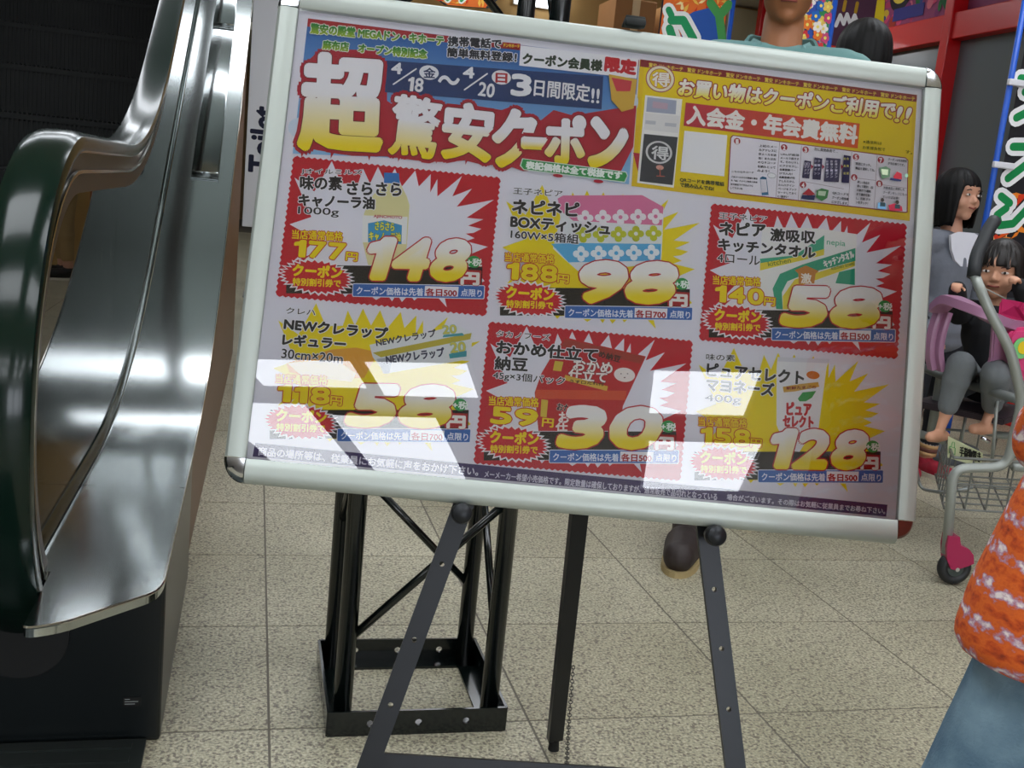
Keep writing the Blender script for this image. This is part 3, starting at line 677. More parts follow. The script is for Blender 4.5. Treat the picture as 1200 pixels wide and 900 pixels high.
lines(Yd, 892, 612, 126, 15, 25, .10, ['対象商品と発券した', 'クーポンをレジにもっ', 'ていけばお得！'])
I.poly(Yd.pts((870, 498), (905, 490), (930, 505), (925, 548), (885, 558)), '5c7c60'); I.poly(Yd.pts((880, 505), (918, 508), (915, 538), (885, 535)), 'c8d8b8')
I.poly(Yd.pts((945, 545), (965, 518), (990, 530), (992, 560), (950, 558)), 'b83040'); I.poly(Yd.pts((930, 552), (990, 562), (985, 572), (925, 564)), '2c3460')
q = Yd(1016, 540); I.disc(q[0], q[1], .0022, .0028, '9cc8b4', 10)
I.poly(Yd.pts((862, 685), (905, 690), (905, 722), (860, 718)), '6ca0c8'); I.poly(Yd.pts((918, 700), (950, 690), (990, 706), (995, 732), (925, 728)), 'b02c44')
for x, y in ((886, 672), (966, 684)):
    q = Yd(x, y); I.disc(q[0], q[1], .0024, .0028, '3c3430', 10); I.poly(Yd.pts((x-12, y+12), (x+14, y+14), (x+16, y+36), (x-14, y+34)), '2c4048')
lines(Yd, 782, 366, 120, 18, 31, .10, ['※通信料は', 'お客様負担で'], '44440c'); ztext(I, Yd, 'す。', 1010, 420, 1046, 426, 18, '44440c', bold=.0001)
I.build('member_print', poster, 'yellow membership panel with an orange strip and eight numbered steps')

# ---- purple foot line
I = Ink(.0)
I.poly(Q.pts((299, 519), (1040, 591.5), (1038.5, 605.5), (296, 535)), '3a2c60')
Zg = Zm(290, 510, 1200/270); Zh = Zm(540, 530, 4); Zi = Zm(820, 560, 1200/230)
ztext(I, Zg, '商品の場所等は、従業員にお気軽に声をおかけ下さい。', 55, 105, 1200, 212, 42, 'e8e6f2', bold=.0003)
ztext(I, Zh, 'メーメーカー希望小売価格です。限定数量は確保しておりますが、通常販売で品切れとなっている', 110, 118, 1200, 226, 32, 'dcd8ea', bold=.0002)
ztext(I, Zi, '場合がございます。その際はお気軽に従業員までお尋ね下さい。', 165, 135, 1132, 222, 36, 'dcd8ea', bold=.0002)
I.build('foot_print', poster, 'dark purple strip of small white Japanese print along the bottom')
# ------------------------------------------------------------------ easel
BK = mat('black_enamel', '15171a', .32, var=.05); BKM = mat('dark_grey_metal', '26282b', .38, metal=.5)
def BW(u, v, h): return BO+BU*u+BV*v+BN*h
easel = thing('easel', 'black metal easel with round knobs, holding up the silver coupon board', 'easel', (.55, 1.2, 0))
ei = Matrix.Translation((-.55, -1.2, 0))
HB = -.031
def sq(i, n, a, b):
    """i-th of n points round a rectangle 2a x 2b, corners included"""
    t = (i/n*4+.5) % 4; k = int(t); f = (t-k)*2-1
    return ((a, b*f), (-a*f, b), (-a, -b*f), (a*f, -b))[k]
def holes_strip(p0, p1, w, th, nrm, holes, hr=.0034):
    """flat bar from p0 to p1, width w, with round drilled holes at the given distances"""
    p0 = Vector(p0); p1 = Vector(p1); d = (p1-p0); L_ = d.length; d.normalize(); n = Vector(nrm); n = (n-d*n.dot(d)).normalized(); s = d.cross(n)
    bm = B(); cuts = [0]+[x for h in holes for x in (h-.012, h+.012)]+[L_]
    def ring4(t): return [p0+d*t+s*(a*w/2)+n*(b*th/2) for a, b in ((-1, -1), (1, -1), (1, 1), (-1, 1))]
    for a, b in zip(cuts[::2], cuts[1::2]):
        A = [bm.verts.new(p) for p in ring4(a)]; C = [bm.verts.new(p) for p in ring4(b)]
        for i in range(4): bm.faces.new((A[i], A[(i+1) % 4], C[(i+1) % 4], C[i]))
        if a == 0: bm.faces.new(A[::-1])
        if b == L_: bm.faces.new(C)
    N_ = 16
    for h in holes:
        c = p0+d*h
        inn = {}; out = {}
        for z in (-1, 1):
            inn[z] = [bm.verts.new(c+d*(hr*math.cos(2*PI*i/N_))+s*(hr*math.sin(2*PI*i/N_))+n*(z*th/2)) for i in range(N_)]
            o_ = []
            for i in range(N_):
                x, y = math.cos(2*PI*i/N_), math.sin(2*PI*i/N_); qx, qy = sq(i, N_, .012, w/2); o_.append(bm.verts.new(c+d*qx+s*qy+n*(z*th/2)))
            out[z] = o_
            for i in range(N_): bm.faces.new((inn[z][i], inn[z][(i+1) % N_], o_[(i+1) % N_], o_[i]))
        for i in range(N_):
            bm.faces.new((inn[-1][i], inn[-1][(i+1) % N_], inn[1][(i+1) % N_], inn[1][i]))
            if abs(math.sin(2*PI*(i+.5)/N_)) > .5 or True:
                bm.faces.new((out[-1][i], out[-1][(i+1) % N_], out[1][(i+1) % N_], out[1][i]))
    bmesh.ops.recalc_face_normals(bm, faces=bm.faces[:]); bmesh.ops.transform(bm, matrix=ei, verts=bm.verts[:]); return bm
k1 = uv(541, 601); k2 = uv(836, 627); e1 = uv(432, 900); e2 = uv(869, 900)
def ext(a, b, t): return (a[0]+(b[0]-a[0])*t, a[1]+(b[1]-a[1])*t)
def leg_pts(k, e):
    A = BW(k[0], k[1], HB); E_ = BW(e[0], e[1], HB); d = E_-A; bot = A+d*((A.z-.012)/-d.z); top = A-d.normalized()*.36
    return top, bot, A
for (k, e, hs) in ((k1, e1, (.07, .17, .255)), (k2, e2, (.072, .148, .225))):
    top, bot, A = leg_pts(k, e); L0 = (A-top).length
    bm = holes_strip(top, bot, .026, .009, BN, [L0+h for h in hs])
    bm2 = obj('leg', bm, BKM, easel)
    obj('rubber_foot', cyl(B(), ei @ (bot+Vector((0, 0, .012))), ei @ Vector((bot.x, bot.y, 0)), .013, .015), mat('rubber', '101010', .8), bm2)
    kb = B(); cyl(kb, ei @ (A+BN*.004), ei @ (A+BN*.036), .006, .006, 12); cyl(kb, ei @ (A+BN*.033), ei @ (A+BN*.046), .0132, .0132, 24); cyl(kb, ei @ (A+BN*.046), ei @ (A+BN*.050), .0132, .0112, 24)
    obj('knob', kb, BKM, easel, True)
# ledge under the board carried by the two knobs, cross bar low down, rear leg
A1 = leg_pts(k1, e1); A2 = leg_pts(k2, e2)
def lerp(a, b, t): return a+(b-a)*t
z_bar = .105
c1_ = BW(e1[0], e1[1], HB); c2_ = BW(e2[0], e2[1], HB)
pl = at(440, 893, 1, c1_.y+.012); pr = at(872, 920, 1, c2_.y+.012)
bm = holes_strip(pl, pr, .024, .006, BN, [])
obj('cross_bar', bm, BKM, easel)
rf = at(650, 866, 2, 0.02); rt = at(678, 606, 1, 1.40); rd = (rt-rf); rtop = rf+rd*1.32
bm = holes_strip(rf, rtop, .026, .014, (0, -1, .2), []); rl = obj('rear_leg', bm, BKM, easel)
obj('rubber_foot', cyl(B(), ei @ rf, ei @ Vector((rf.x, rf.y, 0)), .008, .010), mat('rubber'), rl)
bm = B(); box(bm, ei @ BW((k1[0]+k2[0])/2, k1[1]+.08, HB-.001), (.34, .024, .008), rot=BR3); box(bm, ei @ BW((k1[0]+k2[0])/2, .18, HB-.001), (.20, .024, .008), rot=BR3)
box(bm, ei @ lerp(rtop, BW((k1[0]+k2[0])/2, .18, HB-.012), .5), (.02, .012, (rtop-BW((k1[0]+k2[0])/2, .18, HB-.012)).length+.02), rot=(rtop-BW((k1[0]+k2[0])/2, .18, HB-.012)).to_track_quat('Z', 'Y').to_matrix())
tag(obj('back_brace', bm, BKM, easel), kind='stuff')
# chain between rear leg and cross bar
ca = at(672, 780, 1, 1.50); cb = Vector((at(664, 898, 1, c1_.y+.02)))
bm = B(); nl = 34
for i in range(nl):
    t = (i+.5)/nl; p = lerp(ca, cb, t)+Vector((0, 0, -.02*math.sin(PI*t))); q = lerp(ca, cb, t+.01)+Vector((0, 0, -.02*math.sin(PI*(t+.01)))); d = (q-p).normalized()
    x, y, _ = frame_from(d)
    if i % 2: x = y
    ring = [p+d*(.0052*math.cos(a))+x*(.0028*math.sin(a)) for a in [2*PI*j/10 for j in range(10)]]
    tube(bm, ring, .0009, 5, closed=True)
bmesh.ops.transform(bm, matrix=ei, verts=bm.verts[:]); tag(obj('chain', bm, mat('chain_steel', '4a4844', .4, metal=.8), easel), kind='stuff')

# ------------------------------------------------------------------ lattice tower
tx0, tx1, ty0, ty1 = .166, .483, 1.64, 1.925
TM = mat('black_gloss_paint', '0b1211', .16, spec=.6)
tower = thing('truss_tower', 'glossy black square lattice tower of round tubes standing behind the coupon board', 'tower', ((tx0+tx1)/2, (ty0+ty1)/2, 0))
tc_ = Vector(((tx0+tx1)/2, (ty0+ty1)/2, 0)); W2, D2 = (tx1-tx0)/2, (ty1-ty0)/2; TH = 2.55
def angle_side(L_, bh=.046, nh=3):
    """angle-iron side of the base: upright flange with three holes, flat flange turned inwards"""
    bm = B(); th = .005
    xs = [-L_/2]+[x for i in range(nh) for x in ((i-(nh-1)/2)*L_*.27-.018, (i-(nh-1)/2)*L_*.27+.018)]+[L_/2]
    for a, b in zip(xs[::2], xs[1::2]): box(bm, ((a+b)/2, 0, bh/2), (b-a, th, bh))
    for i in range(nh):
        cx = (i-(nh-1)/2)*L_*.27; N_ = 16; hr = .0062
        for y in (-th/2, th/2):
            inn = [bm.verts.new((cx+hr*math.cos(2*PI*j/N_), y, bh/2+hr*math.sin(2*PI*j/N_))) for j in range(N_)]; out = []
            for j in range(N_):
                x, z = math.cos(2*PI*j/N_), math.sin(2*PI*j/N_); qx, qz = sq(j, N_, .018, bh/2); out.append(bm.verts.new((cx+qx, y, bh/2+qz)))
            for j in range(N_): bm.faces.new((inn[j], inn[(j+1) % N_], out[(j+1) % N_], out[j]))
            if y < 0: pin, pout = inn, out
            else:
                for j in range(N_): bm.faces.new((pin[j], pin[(j+1) % N_], inn[(j+1) % N_], inn[j])); bm.faces.new((pout[j], pout[(j+1) % N_], out[(j+1) % N_], out[j]))
    box(bm, (0, .02, .0025), (L_, .04, .005)); return bm
for sx, sy, rz, L_ in ((0, -1, 0, 2*W2), (0, 1, PI, 2*W2), (1, 0, PI/2, 2*D2), (-1, 0, -PI/2, 2*D2)):
    o = obj('base_rail', angle_side(L_), TM, tower); o.location = (sx*W2, sy*D2, 0); o.rotation_euler = (0, 0, rz)
pr_ = .0165; ix, iy = W2-.026, D2-.026
pole0 = None
for sx in (-1, 1):
    for sy in (-1, 1):
        o = obj('pole', cyl(B(), (0, 0, .004), (0, 0, TH), pr_, n=20), TM, tower, True) if pole0 is None else link(pole0.copy(), tower)
        pole0 = pole0 or o; o.location = (sx*ix, sy*iy, 0)
def zig(pa, pb, z0, step, flip):
    k = 0; z = z0
    while z+step < TH-.02:
        a = Vector((*(pa if (k+flip) % 2 == 0 else pb), z)); b = Vector((*(pb if (k+flip) % 2 == 0 else pa), z+step))
        obj('brace', cyl(B(), a, b, .0075, n=10), TM, tower, True); z += step; k += 1
zig((-ix, -iy), (ix, -iy), .165, .262, 0); zig((-ix, iy), (ix, iy), .170, .262, 1)
zig((-ix, -iy), (-ix, iy), .30, .262, 1); zig((ix, -iy), (ix, iy), .155, .262, 0)
bm = B()
for sx, sy, lx, ly in ((0, -1, 2*ix, 0), (0, 1, 2*ix, 0), (1, 0, 0, 2*iy), (-1, 0, 0, 2*iy)): box(bm, (sx*ix, sy*iy, TH+.012), (lx+.03, ly+.03, .024))
obj('top_frame', bm, TM, tower)

# ------------------------------------------------------------------ escalator
def steel(name, col, rough, aniso, scale):
    M = mat(name, col, rough, metal=1, bump=.01, bscale=40, stretch=scale, aniso=aniso); return M
STL = steel('brushed_steel', 'bcc2c2', .12, .0, (6, .4, .4)); STD = steel('dark_steel', '6c706e', .22, .0, (6, .4, .4))
BRZ = mat('bronze_cladding', '6e5240', .42, metal=.25, var=.06); ESB = mat('escalator_black', '0a1012', .28, spec=.5)
RUB = mat('handrail_rubber', '081c15', .17, spec=.3, coat=.08); EDGE = mat('polished_edge', 'c8c6c0', .12, metal=1)
esc = thing('escalator', 'upward escalator with black handrail, glass side and brushed steel deck', 'escalator', (-.6, 3.2, 0))
EI = Matrix.Translation((.6, -3.2, 0))
XH, XD = -.322, -.109
def xs_(y): return -.127+.0143*(y-1.87)
def bend(y0, z0, ya, yb, slope, yend, n=14):
    """flat run that curves up into the incline: list of (y, z)"""
    out = [(y0, z0)]
    for i in range(n+1):
        y = ya+(yb-ya)*i/n; t = i/n; out.append((y, z0+slope*(yb-ya)*t*t/2))
    zl = out[-1][1]; out.append(((yb+yend)/2, zl+slope*(yend-yb)/2)); out.append((yend, zl+slope*(yend-yb))); return out
SL = .577; YE = 8.6
deck = bend(1.60, .300, 2.30, 3.60, SL, YE)
def sweep(path, prof, x0, closed=True, side=None):
    """prof: (dx, dn) pairs carried along a path in the YZ plane"""
    bm = B(); rings = []
    for i, (y, z) in enumerate(path):
        a = path[max(i-1, 0)]; b = path[min(i+1, len(path)-1)]; t = Vector((b[0]-a[0], b[1]-a[1])).normalized(); nn = (-t.y, t.x)
        rings.append([bm.verts.new((x0(y)+dx if callable(x0) else x0+dx, y+nn[0]*dn, z+nn[1]*dn)) for dx, dn in prof])
    n = len(prof)
    for a, b in zip(rings, rings[1:]):
        for i in range(n if closed else n-1): bm.faces.new((a[i], a[(i+1) % n], b[(i+1) % n], b[i]))
    if closed: bm.faces.new(rings[0]); bm.faces.new(rings[-1][::-1])
    bmesh.ops.recalc_face_normals(bm, faces=bm.faces[:]); bmesh.ops.transform(bm, matrix=EI, verts=bm.verts[:]); return bm
# outer deck: plan tip is a slanted nose with a rounded corner, then the run up the incline
xr = lambda y: max(XD, xs_(y)+.010)
bm = B()
tip = fillet([(-.281, 1.64, 0), (-.281, 1.425, 0), (-.232, 1.445, 0), (-.118, 1.555, 0), (XD, 1.60, 0), (XD, 2.1, 0), (-.306, 2.1, 0), (-.306, 1.64, 0), (-.281, 1.64, 0)], .02, 4)[:-1]
tp = [(p.x, p.y) for p in tip]; prism(bm, tp, .014, 2, .286)
bmesh.ops.transform(bm, matrix=EI, verts=bm.verts[:])
rings = []; path = [(2.1015, .300)]+[p for p in deck if p[0] > 2.2]
for i, (y, z) in enumerate(path):
    rings.append([bm.verts.new(EI @ Vector(p)) for p in ((XH+.016, y, z), (xr(y), y, z), (xr(y), y, z-.014), (XH+.016, y, z-.014))])
for a, b in zip(rings, rings[1:]):
    for i in range(4): bm.faces.new((a[i], a[(i+1) % 4], b[(i+1) % 4], b[i]))
bmesh.ops.recalc_face_normals(bm, faces=bm.faces[:])
o = obj('outer_deck', bm, STL, esc, True)
def edge_path():
    P = [Vector((p[0], p[1], .301)) for p in tp if p[1] < 1.62 and p[0] > -.28]+[Vector((xr(y), y, z+.001)) for y, z in path]
    return P
bm = tube(B(), edge_path(), .0028, 6); bmesh.ops.transform(bm, matrix=EI, verts=bm.verts[:]); obj('deck_edge', bm, EDGE, esc, True)
# inner deck and steel skirt on the step side
obj('inner_deck', sweep(deck, [(-.016, 0), (-.016, -.014), (-.12, -.014), (-.12, 0)], XH), STD, esc)
obj('skirt_panel', sweep(deck, [(-.118, -.014), (-.118, -.30), (-.123, -.30), (-.123, -.014)], XH), ESB, esc)
# glass clamp profile (dark rail)
obj('glass_clamp', sweep([(1.66, .300)]+deck[1:], [(-.014, 0), (-.012, .020), (-.006, .026), (.006, .026), (.012, .020), (.014, 0)], XH), mat('clamp_steel', '3c4a46', .25, metal=.9), esc, True)
# handrail loop and run
YC, ZC, RL = 1.905, .545, .437
loop = [(YC+RL*math.cos(a), ZC+RL*math.sin(a)) for a in [math.radians(d) for d in range(262, 89, -6)]]
def full(off):
    R_ = RL-off; lp = [(YC+R_*math.cos(math.radians(d)), ZC+R_*math.sin(math.radians(d))) for d in range(264, 89, -6)]
    rn = bend(YC, ZC+R_, 2.55, 3.55, SL, YE); return lp[:-1]+rn
hp = full(.0)
prof = []
for dx, dn in ((-.030, -.030), (-.040, -.030), (-.0425, -.018), (-.038, -.007), (-.026, -.001), (-.010, .001), (.010, .001), (.026, -.001), (.038, -.007), (.0425, -.018), (.040, -.030), (.030, -.030)): prof.append((dx, dn))
hr_ = obj('handrail', sweep(hp, prof, XH), RUB, esc, True)
obj('rail_channel', sweep(full(.030), [(-.026, 0), (-.026, -.036), (.026, -.036), (.026, 0)], XH), mat('channel_dark', '2a2623', .3, metal=.6), esc, True)
obj('rail_lip', sweep(full(.030), [(.030, .001), (.030, -.004), (.036, -.004), (.036, .001)], XH), EDGE, esc, True)
obj('guide_panel', sweep(full(.066), [(-.030, 0), (-.030, -.036), (.030, -.036), (.030, 0)], XH), mat('guide_bronze', '453a33', .38, metal=.6), esc, True)
obj('guide_lip', sweep(full(.066), [(.029, .003), (.029, -.003), (.034, -.003), (.034, .003)], XH), EDGE, esc, True)
# glass side panels between guide and clamp, butted with a thin gap
gp = full(.100); up_ = [p for p in gp if p[1] > .318 or p[0] > YC]
def low(y):
    for a, b in zip(deck, deck[1:]):
        if a[0] <= y <= b[0]: return a[1]+(b[1]-a[1])*(y-a[0])/(b[0]-a[0])+.022
    return .322
def topz(y):
    best = [p for p in gp if p[0] >= YC]
    for a, b in zip(best, best[1:]):
        if a[0] <= y <= b[0]: return a[1]+(b[1]-a[1])*(y-a[0])/(b[0]-a[0])
GL = glass_mat('side_glass', (.80, .86, .83), ior=1.55)
lp = [p for p in gp if p[0] < YC and p[1] > .322]
first_pts = [(lp[0][0], .322)]+lp+[(YC, topz(YC+.001)), (2.6, topz(2.6)), (2.6, low(2.6)), (YC, .322)]
def glass_piece(pts): bm = prism(B(), pts, .010, 0, XH-.005); bmesh.ops.transform(bm, matrix=EI, verts=bm.verts[:]); return bm
obj('glass_panel', glass_piece(first_pts), GL, esc)
for a, b in ((2.603, 4.0), (4.003, 5.4), (5.403, 6.8), (6.803, 8.3)):
    ys = [a+(b-a)*i/8 for i in range(9)]; obj('glass_panel', glass_piece([(y, topz(y)) for y in ys]+[(y, low(y)) for y in ys[::-1]]), GL, esc)
# raised steel boxes on the outer deck of the incline
def slope_at(y): return (low(y+.01)-low(y-.01))/.02
for y0, y1 in ((4.0, 5.05), (5.17, 6.3)):
    yc = (y0+y1)/2; zc = low(yc)-.022; a = math.atan(slope_at(yc)); cx = (XD+XH)/2+.030
    L_ = (y1-y0)/math.cos(a)
    o = obj('stop_box', box(B(), (0, 0, .008), (.095, L_, .020), bev=.004), STL, esc, True); o.location = EI @ Vector((cx, yc, zc)); o.rotation_euler = (a, 0, 0)
    bm = B(); box(bm, (0, -L_/2-.012, .003), (.095, .03, .004)); 
    for sx in (-.022, .022): cyl(bm, (sx, -L_/2-.014, .005), (sx, -L_/2-.014, .008), .005, n=10)
    f = obj('end_plate', bm, STD, o)
# side cladding, plinth and floor plate
cp = [(1.67, 0)]+[(5.42, 0)]+[(y, z-.014) for y, z in [(5.42, low(5.42)-.022)]+[p for p in deck[::-1] if 1.67 < p[0] < 5.42]]+[(1.67, .286)]
bm = B(); v = {}
lo_ = [bm.verts.new(EI @ Vector((xs_(y)+(.0 if z > .1 else .0), y, z))) for y, z in cp]; hi_ = [bm.verts.new(EI @ Vector((xs_(y)-.03, y, z))) for y, z in cp]
for t in tessellate_polygon([[Vector((y, z, 0)) for y, z in cp]]): bm.faces.new([lo_[i] for i in t]); bm.faces.new([hi_[i] for i in reversed(t)])
for i in range(len(cp)): j = (i+1) % len(cp); bm.faces.new((lo_[i], lo_[j], hi_[j], hi_[i]))
bmesh.ops.recalc_face_normals(bm, faces=bm.faces[:]); obj('side_cladding', bm, BRZ, esc)
bm = B(); box(bm, (-.109-.17, 1.645+.36, .1425), (.34, .72, .285), bev=.006); bmesh.ops.transform(bm, matrix=EI, verts=bm.verts[:])
# opening where the handrail goes in
obj('plinth', bm, ESB, esc)
bm = cyl(B(), (XH, 1.640, .19), (XH, 1.66, .19), .07, n=28); bmesh.ops.transform(bm, matrix=EI, verts=bm.verts[:]); obj('handrail_inlet', bm, mat('inlet_black', '030404', .6), esc)
bm = B(); box(bm, (-.155, 1.6435, .073), (.028, .002, .016)); bmesh.ops.transform(bm, matrix=EI, verts=bm.verts[:]); pt = obj('rating_plate', bm, mat('plate_black', '0a0a0a', .4), esc)
I = Ink(0)
for i, (a_, b_) in enumerate(((-.166, -.158), (-.156, -.146), (-.166, -.145), (-.166, -.150))): I.rect(a_, .0775-(i+1)//2*.0042, b_, .0787-(i+1)//2*.0042, '9a9e9e')
I.build('lettering', pt, xf=lambda p: EI @ Vector((p[0], 1.642-p[2], p[1])))
# steps
sy0, rise, going = 1.95, .20, .405
bmS = B(); box(bmS, (0, 0, -.0125), (1.0, going, .025)); box(bmS, (0, -going/2+.006, -.115), (1.0, .012, .19))
for i in range(62): box(bmS, (-.493+i*.01616, -.002, .003), (.006, going-.004, .007))
for i in range(62): box(bmS, (-.493+i*.01616, -going/2-.001, -.105), (.007, .005, .17))
SM_ = mat('step_black', '090c0b', .6, spec=.25)
s0 = obj('step', bmS, SM_, esc); xc = XH-.12-.52
for i in range(13):
    o = s0 if i == 0 else link(s0.copy(), esc)
    zz_ = [.0, .05][i] if i < 2 else .05+(i-1)*rise*1.0
    o.location = EI @ Vector((xc, sy0+going*i, zz_+.012))
# landing plate with grooves
bm = B(); box(bm, (-.75, 1.02, .004), (1.24, 1.24, .008))
for i in range(30): box(bm, (-.75, .42+i*.0413, .0095), (1.2, .016, .004))
bmesh.ops.transform(bm, matrix=EI, verts=bm.verts[:]); obj('landing_plate', bm, mat('landing_steel', '3a403e', .35, metal=.7), esc)
# far balustrade of the same escalator
XL = xc-.52-.12
for nm, off, pf, mm in (('handrail', 0, prof, RUB), ('guide_panel', .066, [(-.030, 0), (-.030, -.036), (.030, -.036), (.030, 0)], mat('guide_bronze'))):
    obj(nm, sweep(full(off), pf, XL), mm, esc, True)
bm = prism(B(), first_pts, .010, 0, XL-.005); bmesh.ops.transform(bm, matrix=EI, verts=bm.verts[:]); obj('glass_panel', bm, GL, esc)
obj('inner_deck', sweep(deck, [(.12, 0), (.12, -.014), (-.2, -.014), (-.2, 0)], XL), STD, esc)
obj('skirt_panel', sweep(deck, [(.118, -.014), (.118, -.30), (.123, -.30), (.123, -.014)], XL), ESB, esc)
# dark ceiling void wall above the escalator run
tag(obj('wall_escalator_side', box(B(), (-3.0, 7.5, 2.5), (.12, 8, 5)), mat('wall_dark')), kind='structure')

# ------------------------------------------------------------------ toilet sign
sg = thing('toilet_sign', 'tall white sign with Toilet written upwards beside the escalator cladding', 'sign', (.19, 8.0, 0))
obj('panel', box(B(), (0, 0, 1.57), (.56, .03, 2.10), bev=.004), mat('sign_white', 'dcdce0', .5), sg)
bm = B(); box(bm, (0, .02, .26), (.06, .04, .52)); box(bm, (0, .02, .008), (.5, .3, .016)); obj('stand', bm, mat('sign_grey', '8a8a88', .5), sg)
bm = B(); box(bm, (.30, .01, 1.4), (.06, .05, 2.8)); obj('edge_post', bm, mat('post_brown', '8a4a2a', .5), sg)
I = Ink(0)
# reading upwards: turn the lettering a quarter
I.text('Toilet', 0, 0, .47, .17, '23243a', bold=.008)
I.build('lettering', sg, xf=lambda p: (-.09-p[1]+.01, -.0155-p[2], .93+p[0]))
I = Ink(0)
def person_icon(u, v, s, skirt):
    I.disc(u, v+.155*s, .022*s, .024*s, '23243a', 14)
    I.poly([(u-.035*s, v+.125*s), (u+.035*s, v+.125*s), (u+(.055 if skirt else .03)*s, v+.05*s), (u-(.055 if skirt else .03)*s, v+.05*s)], '23243a')
    for k in (-1, 1): I.stroke([(u+k*.016*s, v+.06*s), (u+k*.016*s, v)], .014*s, '23243a'); I.stroke([(u+k*.036*s, v+.118*s), (u+k*.065*s, v+.062*s)], .011*s, '23243a')
person_icon(-.05, 1.66, 1.0, True)
I.stroke([(-.12, 1.52), (-.09, 1.52), (-.06, 1.45), (-.03, 1.44)], .012, '23243a'); I.disc(-.125, 1.57, .018, .018, '23243a', 12)
I.stroke([(-.14, 1.53), (-.15, 1.47), (-.11, 1.43), (-.07, 1.46)], .009, '23243a')
I.rect(-.09, 1.93, .02, 1.96, '23243a'); I.rect(-.06, 1.96, -.04, 2.02, '23243a')
I.build('pictogram', sg, xf=lambda p: (p[0]+.02, -.0155-p[2], p[1]))
# ------------------------------------------------------------------ red shop front on the right
RM = mat('red_frame_paint', 'c0040c', .35, coat=.2); DG = mat('tinted_glass', '59646a', .2, spec=.8, var=.1, vscale=1)
shop = thing('shop_front', 'bright red framed shop front with dark glass and printed upper panels', 'shop front', (4.0, 5.4, 0))
SI = Matrix.Translation((-4.0, -5.4, 0))
def sb(name, c, s, m, par=shop, bev=0, label=None):
    bm = box(B(), SI @ Vector(c), s, bev=bev); return obj(name, bm, m, par, label=label)
yA, yB = 2.6, 8.2
sb('header_beam', (4.0, (yA+yB)/2, 2.19), (.10, yB-yA, .155), RM, bev=.006)
sb('bottom_rail', (4.0, (yA+yB)/2, .09), (.09, yB-yA, .18), RM, bev=.004)
ys_m = [2.65, 4.15, 5.63, 6.83, 8.15]
for y in ys_m: sb('mullion', (3.99, y, 1.55), (.12, .075, 3.1), RM, bev=.006)
for a, b in zip(ys_m, ys_m[1:]):
    g_ = sb('glass_pane', (4.03, (a+b)/2, 1.15), (.012, b-a-.07, 1.94), DG)
    I = Ink(0); rnd = random.Random(int(a*100))
    z0, z1 = 2.27, 3.08; y0, y1 = a+.04, b-.04
    I.rect(y0, z0, y1, z1, '8a4468')
    for k in range(230):
        c = rnd.choice(['c84c70', 'c84c70', 'a83c5c', '2c6a3c', 'c8a83c', '3c4a80', 'c86a7c', '7a3468', '9c3c30'])
        I.disc(rnd.uniform(y0+.05, y1-.05), rnd.uniform(z0+.04, z1-.04), rnd.uniform(.015, .045), rnd.uniform(.015, .045), c, 9)
    if abs((a+b)/2-6.23) < .1:
        I.poly([(5.9, 2.55), (6.0, 2.75), (6.5, 2.80), (6.45, 2.62), (6.2, 2.48)], 'e8e8e8'); I.disc(6.30, 2.50, .12, .12, '2a2a30'); I.disc(6.30, 2.52, .10, .09, 'd8c04c')
        I.poly([(6.45, 2.33), (6.62, 2.33), (6.58, 2.6), (6.5, 2.6)], 'c8b420'); I.poly([(5.78, 2.3), (5.70, 2.8), (5.82, 2.9), (5.88, 2.4)], '1c5a34'); I.rect(6.02, 2.32, 6.35, 2.40, '3c3c7c')
    p_ = obj('upper_panel', box(B(), SI @ Vector((4.04, (a+b)/2, 2.68)), (.02, b-a-.07, .82)), mat('panel_back', '50384a', .6), shop)
    I.build('panel_print', p_, xf=lambda p: SI @ Vector((4.0295-p[2], p[0], p[1])))
sb('handle', (3.93, 4.30, 1.1), (.03, .03, .5), mat('chrome'), bev=.01)
tag(obj('wall_right', box(B(), (5.6, 3, 1.5), (.2, 34, 3.2)), mat('wall_red_dark', '4a2024', .8)), kind='structure')

# ------------------------------------------------------------------ banners on blue poles
BP = mat('blue_pole', '1f58c0', .4); WC = mat('white_clip', 'e4e4ea', .4); BLKC = mat('banner_black', '15131a', .8)
def pole(par, x, y, h, ox, oy):
    bm = cyl(B(), (x-ox, y-oy, .05), (x-ox, y-oy, h), .0125, n=12); o = obj('pole', bm, BP, par, True)
    bm = B(); cyl(bm, (x-ox, y-oy, 0), (x-ox, y-oy, .06), .16, .14, 24); obj('base', bm, mat('base_grey', '50545a', .7), par, True)
    return o
def clip(par, x, y, z, ox, oy, w=.10):
    obj('clip', box(B(), (x-ox+w/2-.02, y-oy-.012, z), (w, .02, .026), bev=.004), WC, par)
def px2(Y, ox, oy):
    """photo position -> (x, z) on the banner plane at depth Y"""
    def f(px, py): p = at(px, py, 1, Y); return (p.x-ox, p.z)
    return f
def flames(I, u0, v0, u1, v1, n, seed, cols=('e85a1c', 'f08a2c', 'f4c050', 'd83c20', 'f8e0a0')):
    rnd = random.Random(seed)
    for k in range(n):
        u, v = rnd.uniform(u0, u1), rnd.uniform(v0, v1); a = rnd.uniform(0, 2*PI); s = rnd.uniform(.02, .06)*(u1-u0)/.5; w_ = s*.25
        q = [(u+s*math.cos(a), v+s*math.sin(a)), (u+w_*math.cos(a+PI/2), v+w_*math.sin(a+PI/2)), (u-s*.7*math.cos(a), v-s*.7*math.sin(a)), (u-w_*math.cos(a+PI/2), v-w_*math.sin(a+PI/2))]
        q = [(min(u1, max(u0, x)), min(v1, max(v0, y))) for x, y in q]; I.poly(q, rnd.choice(cols))
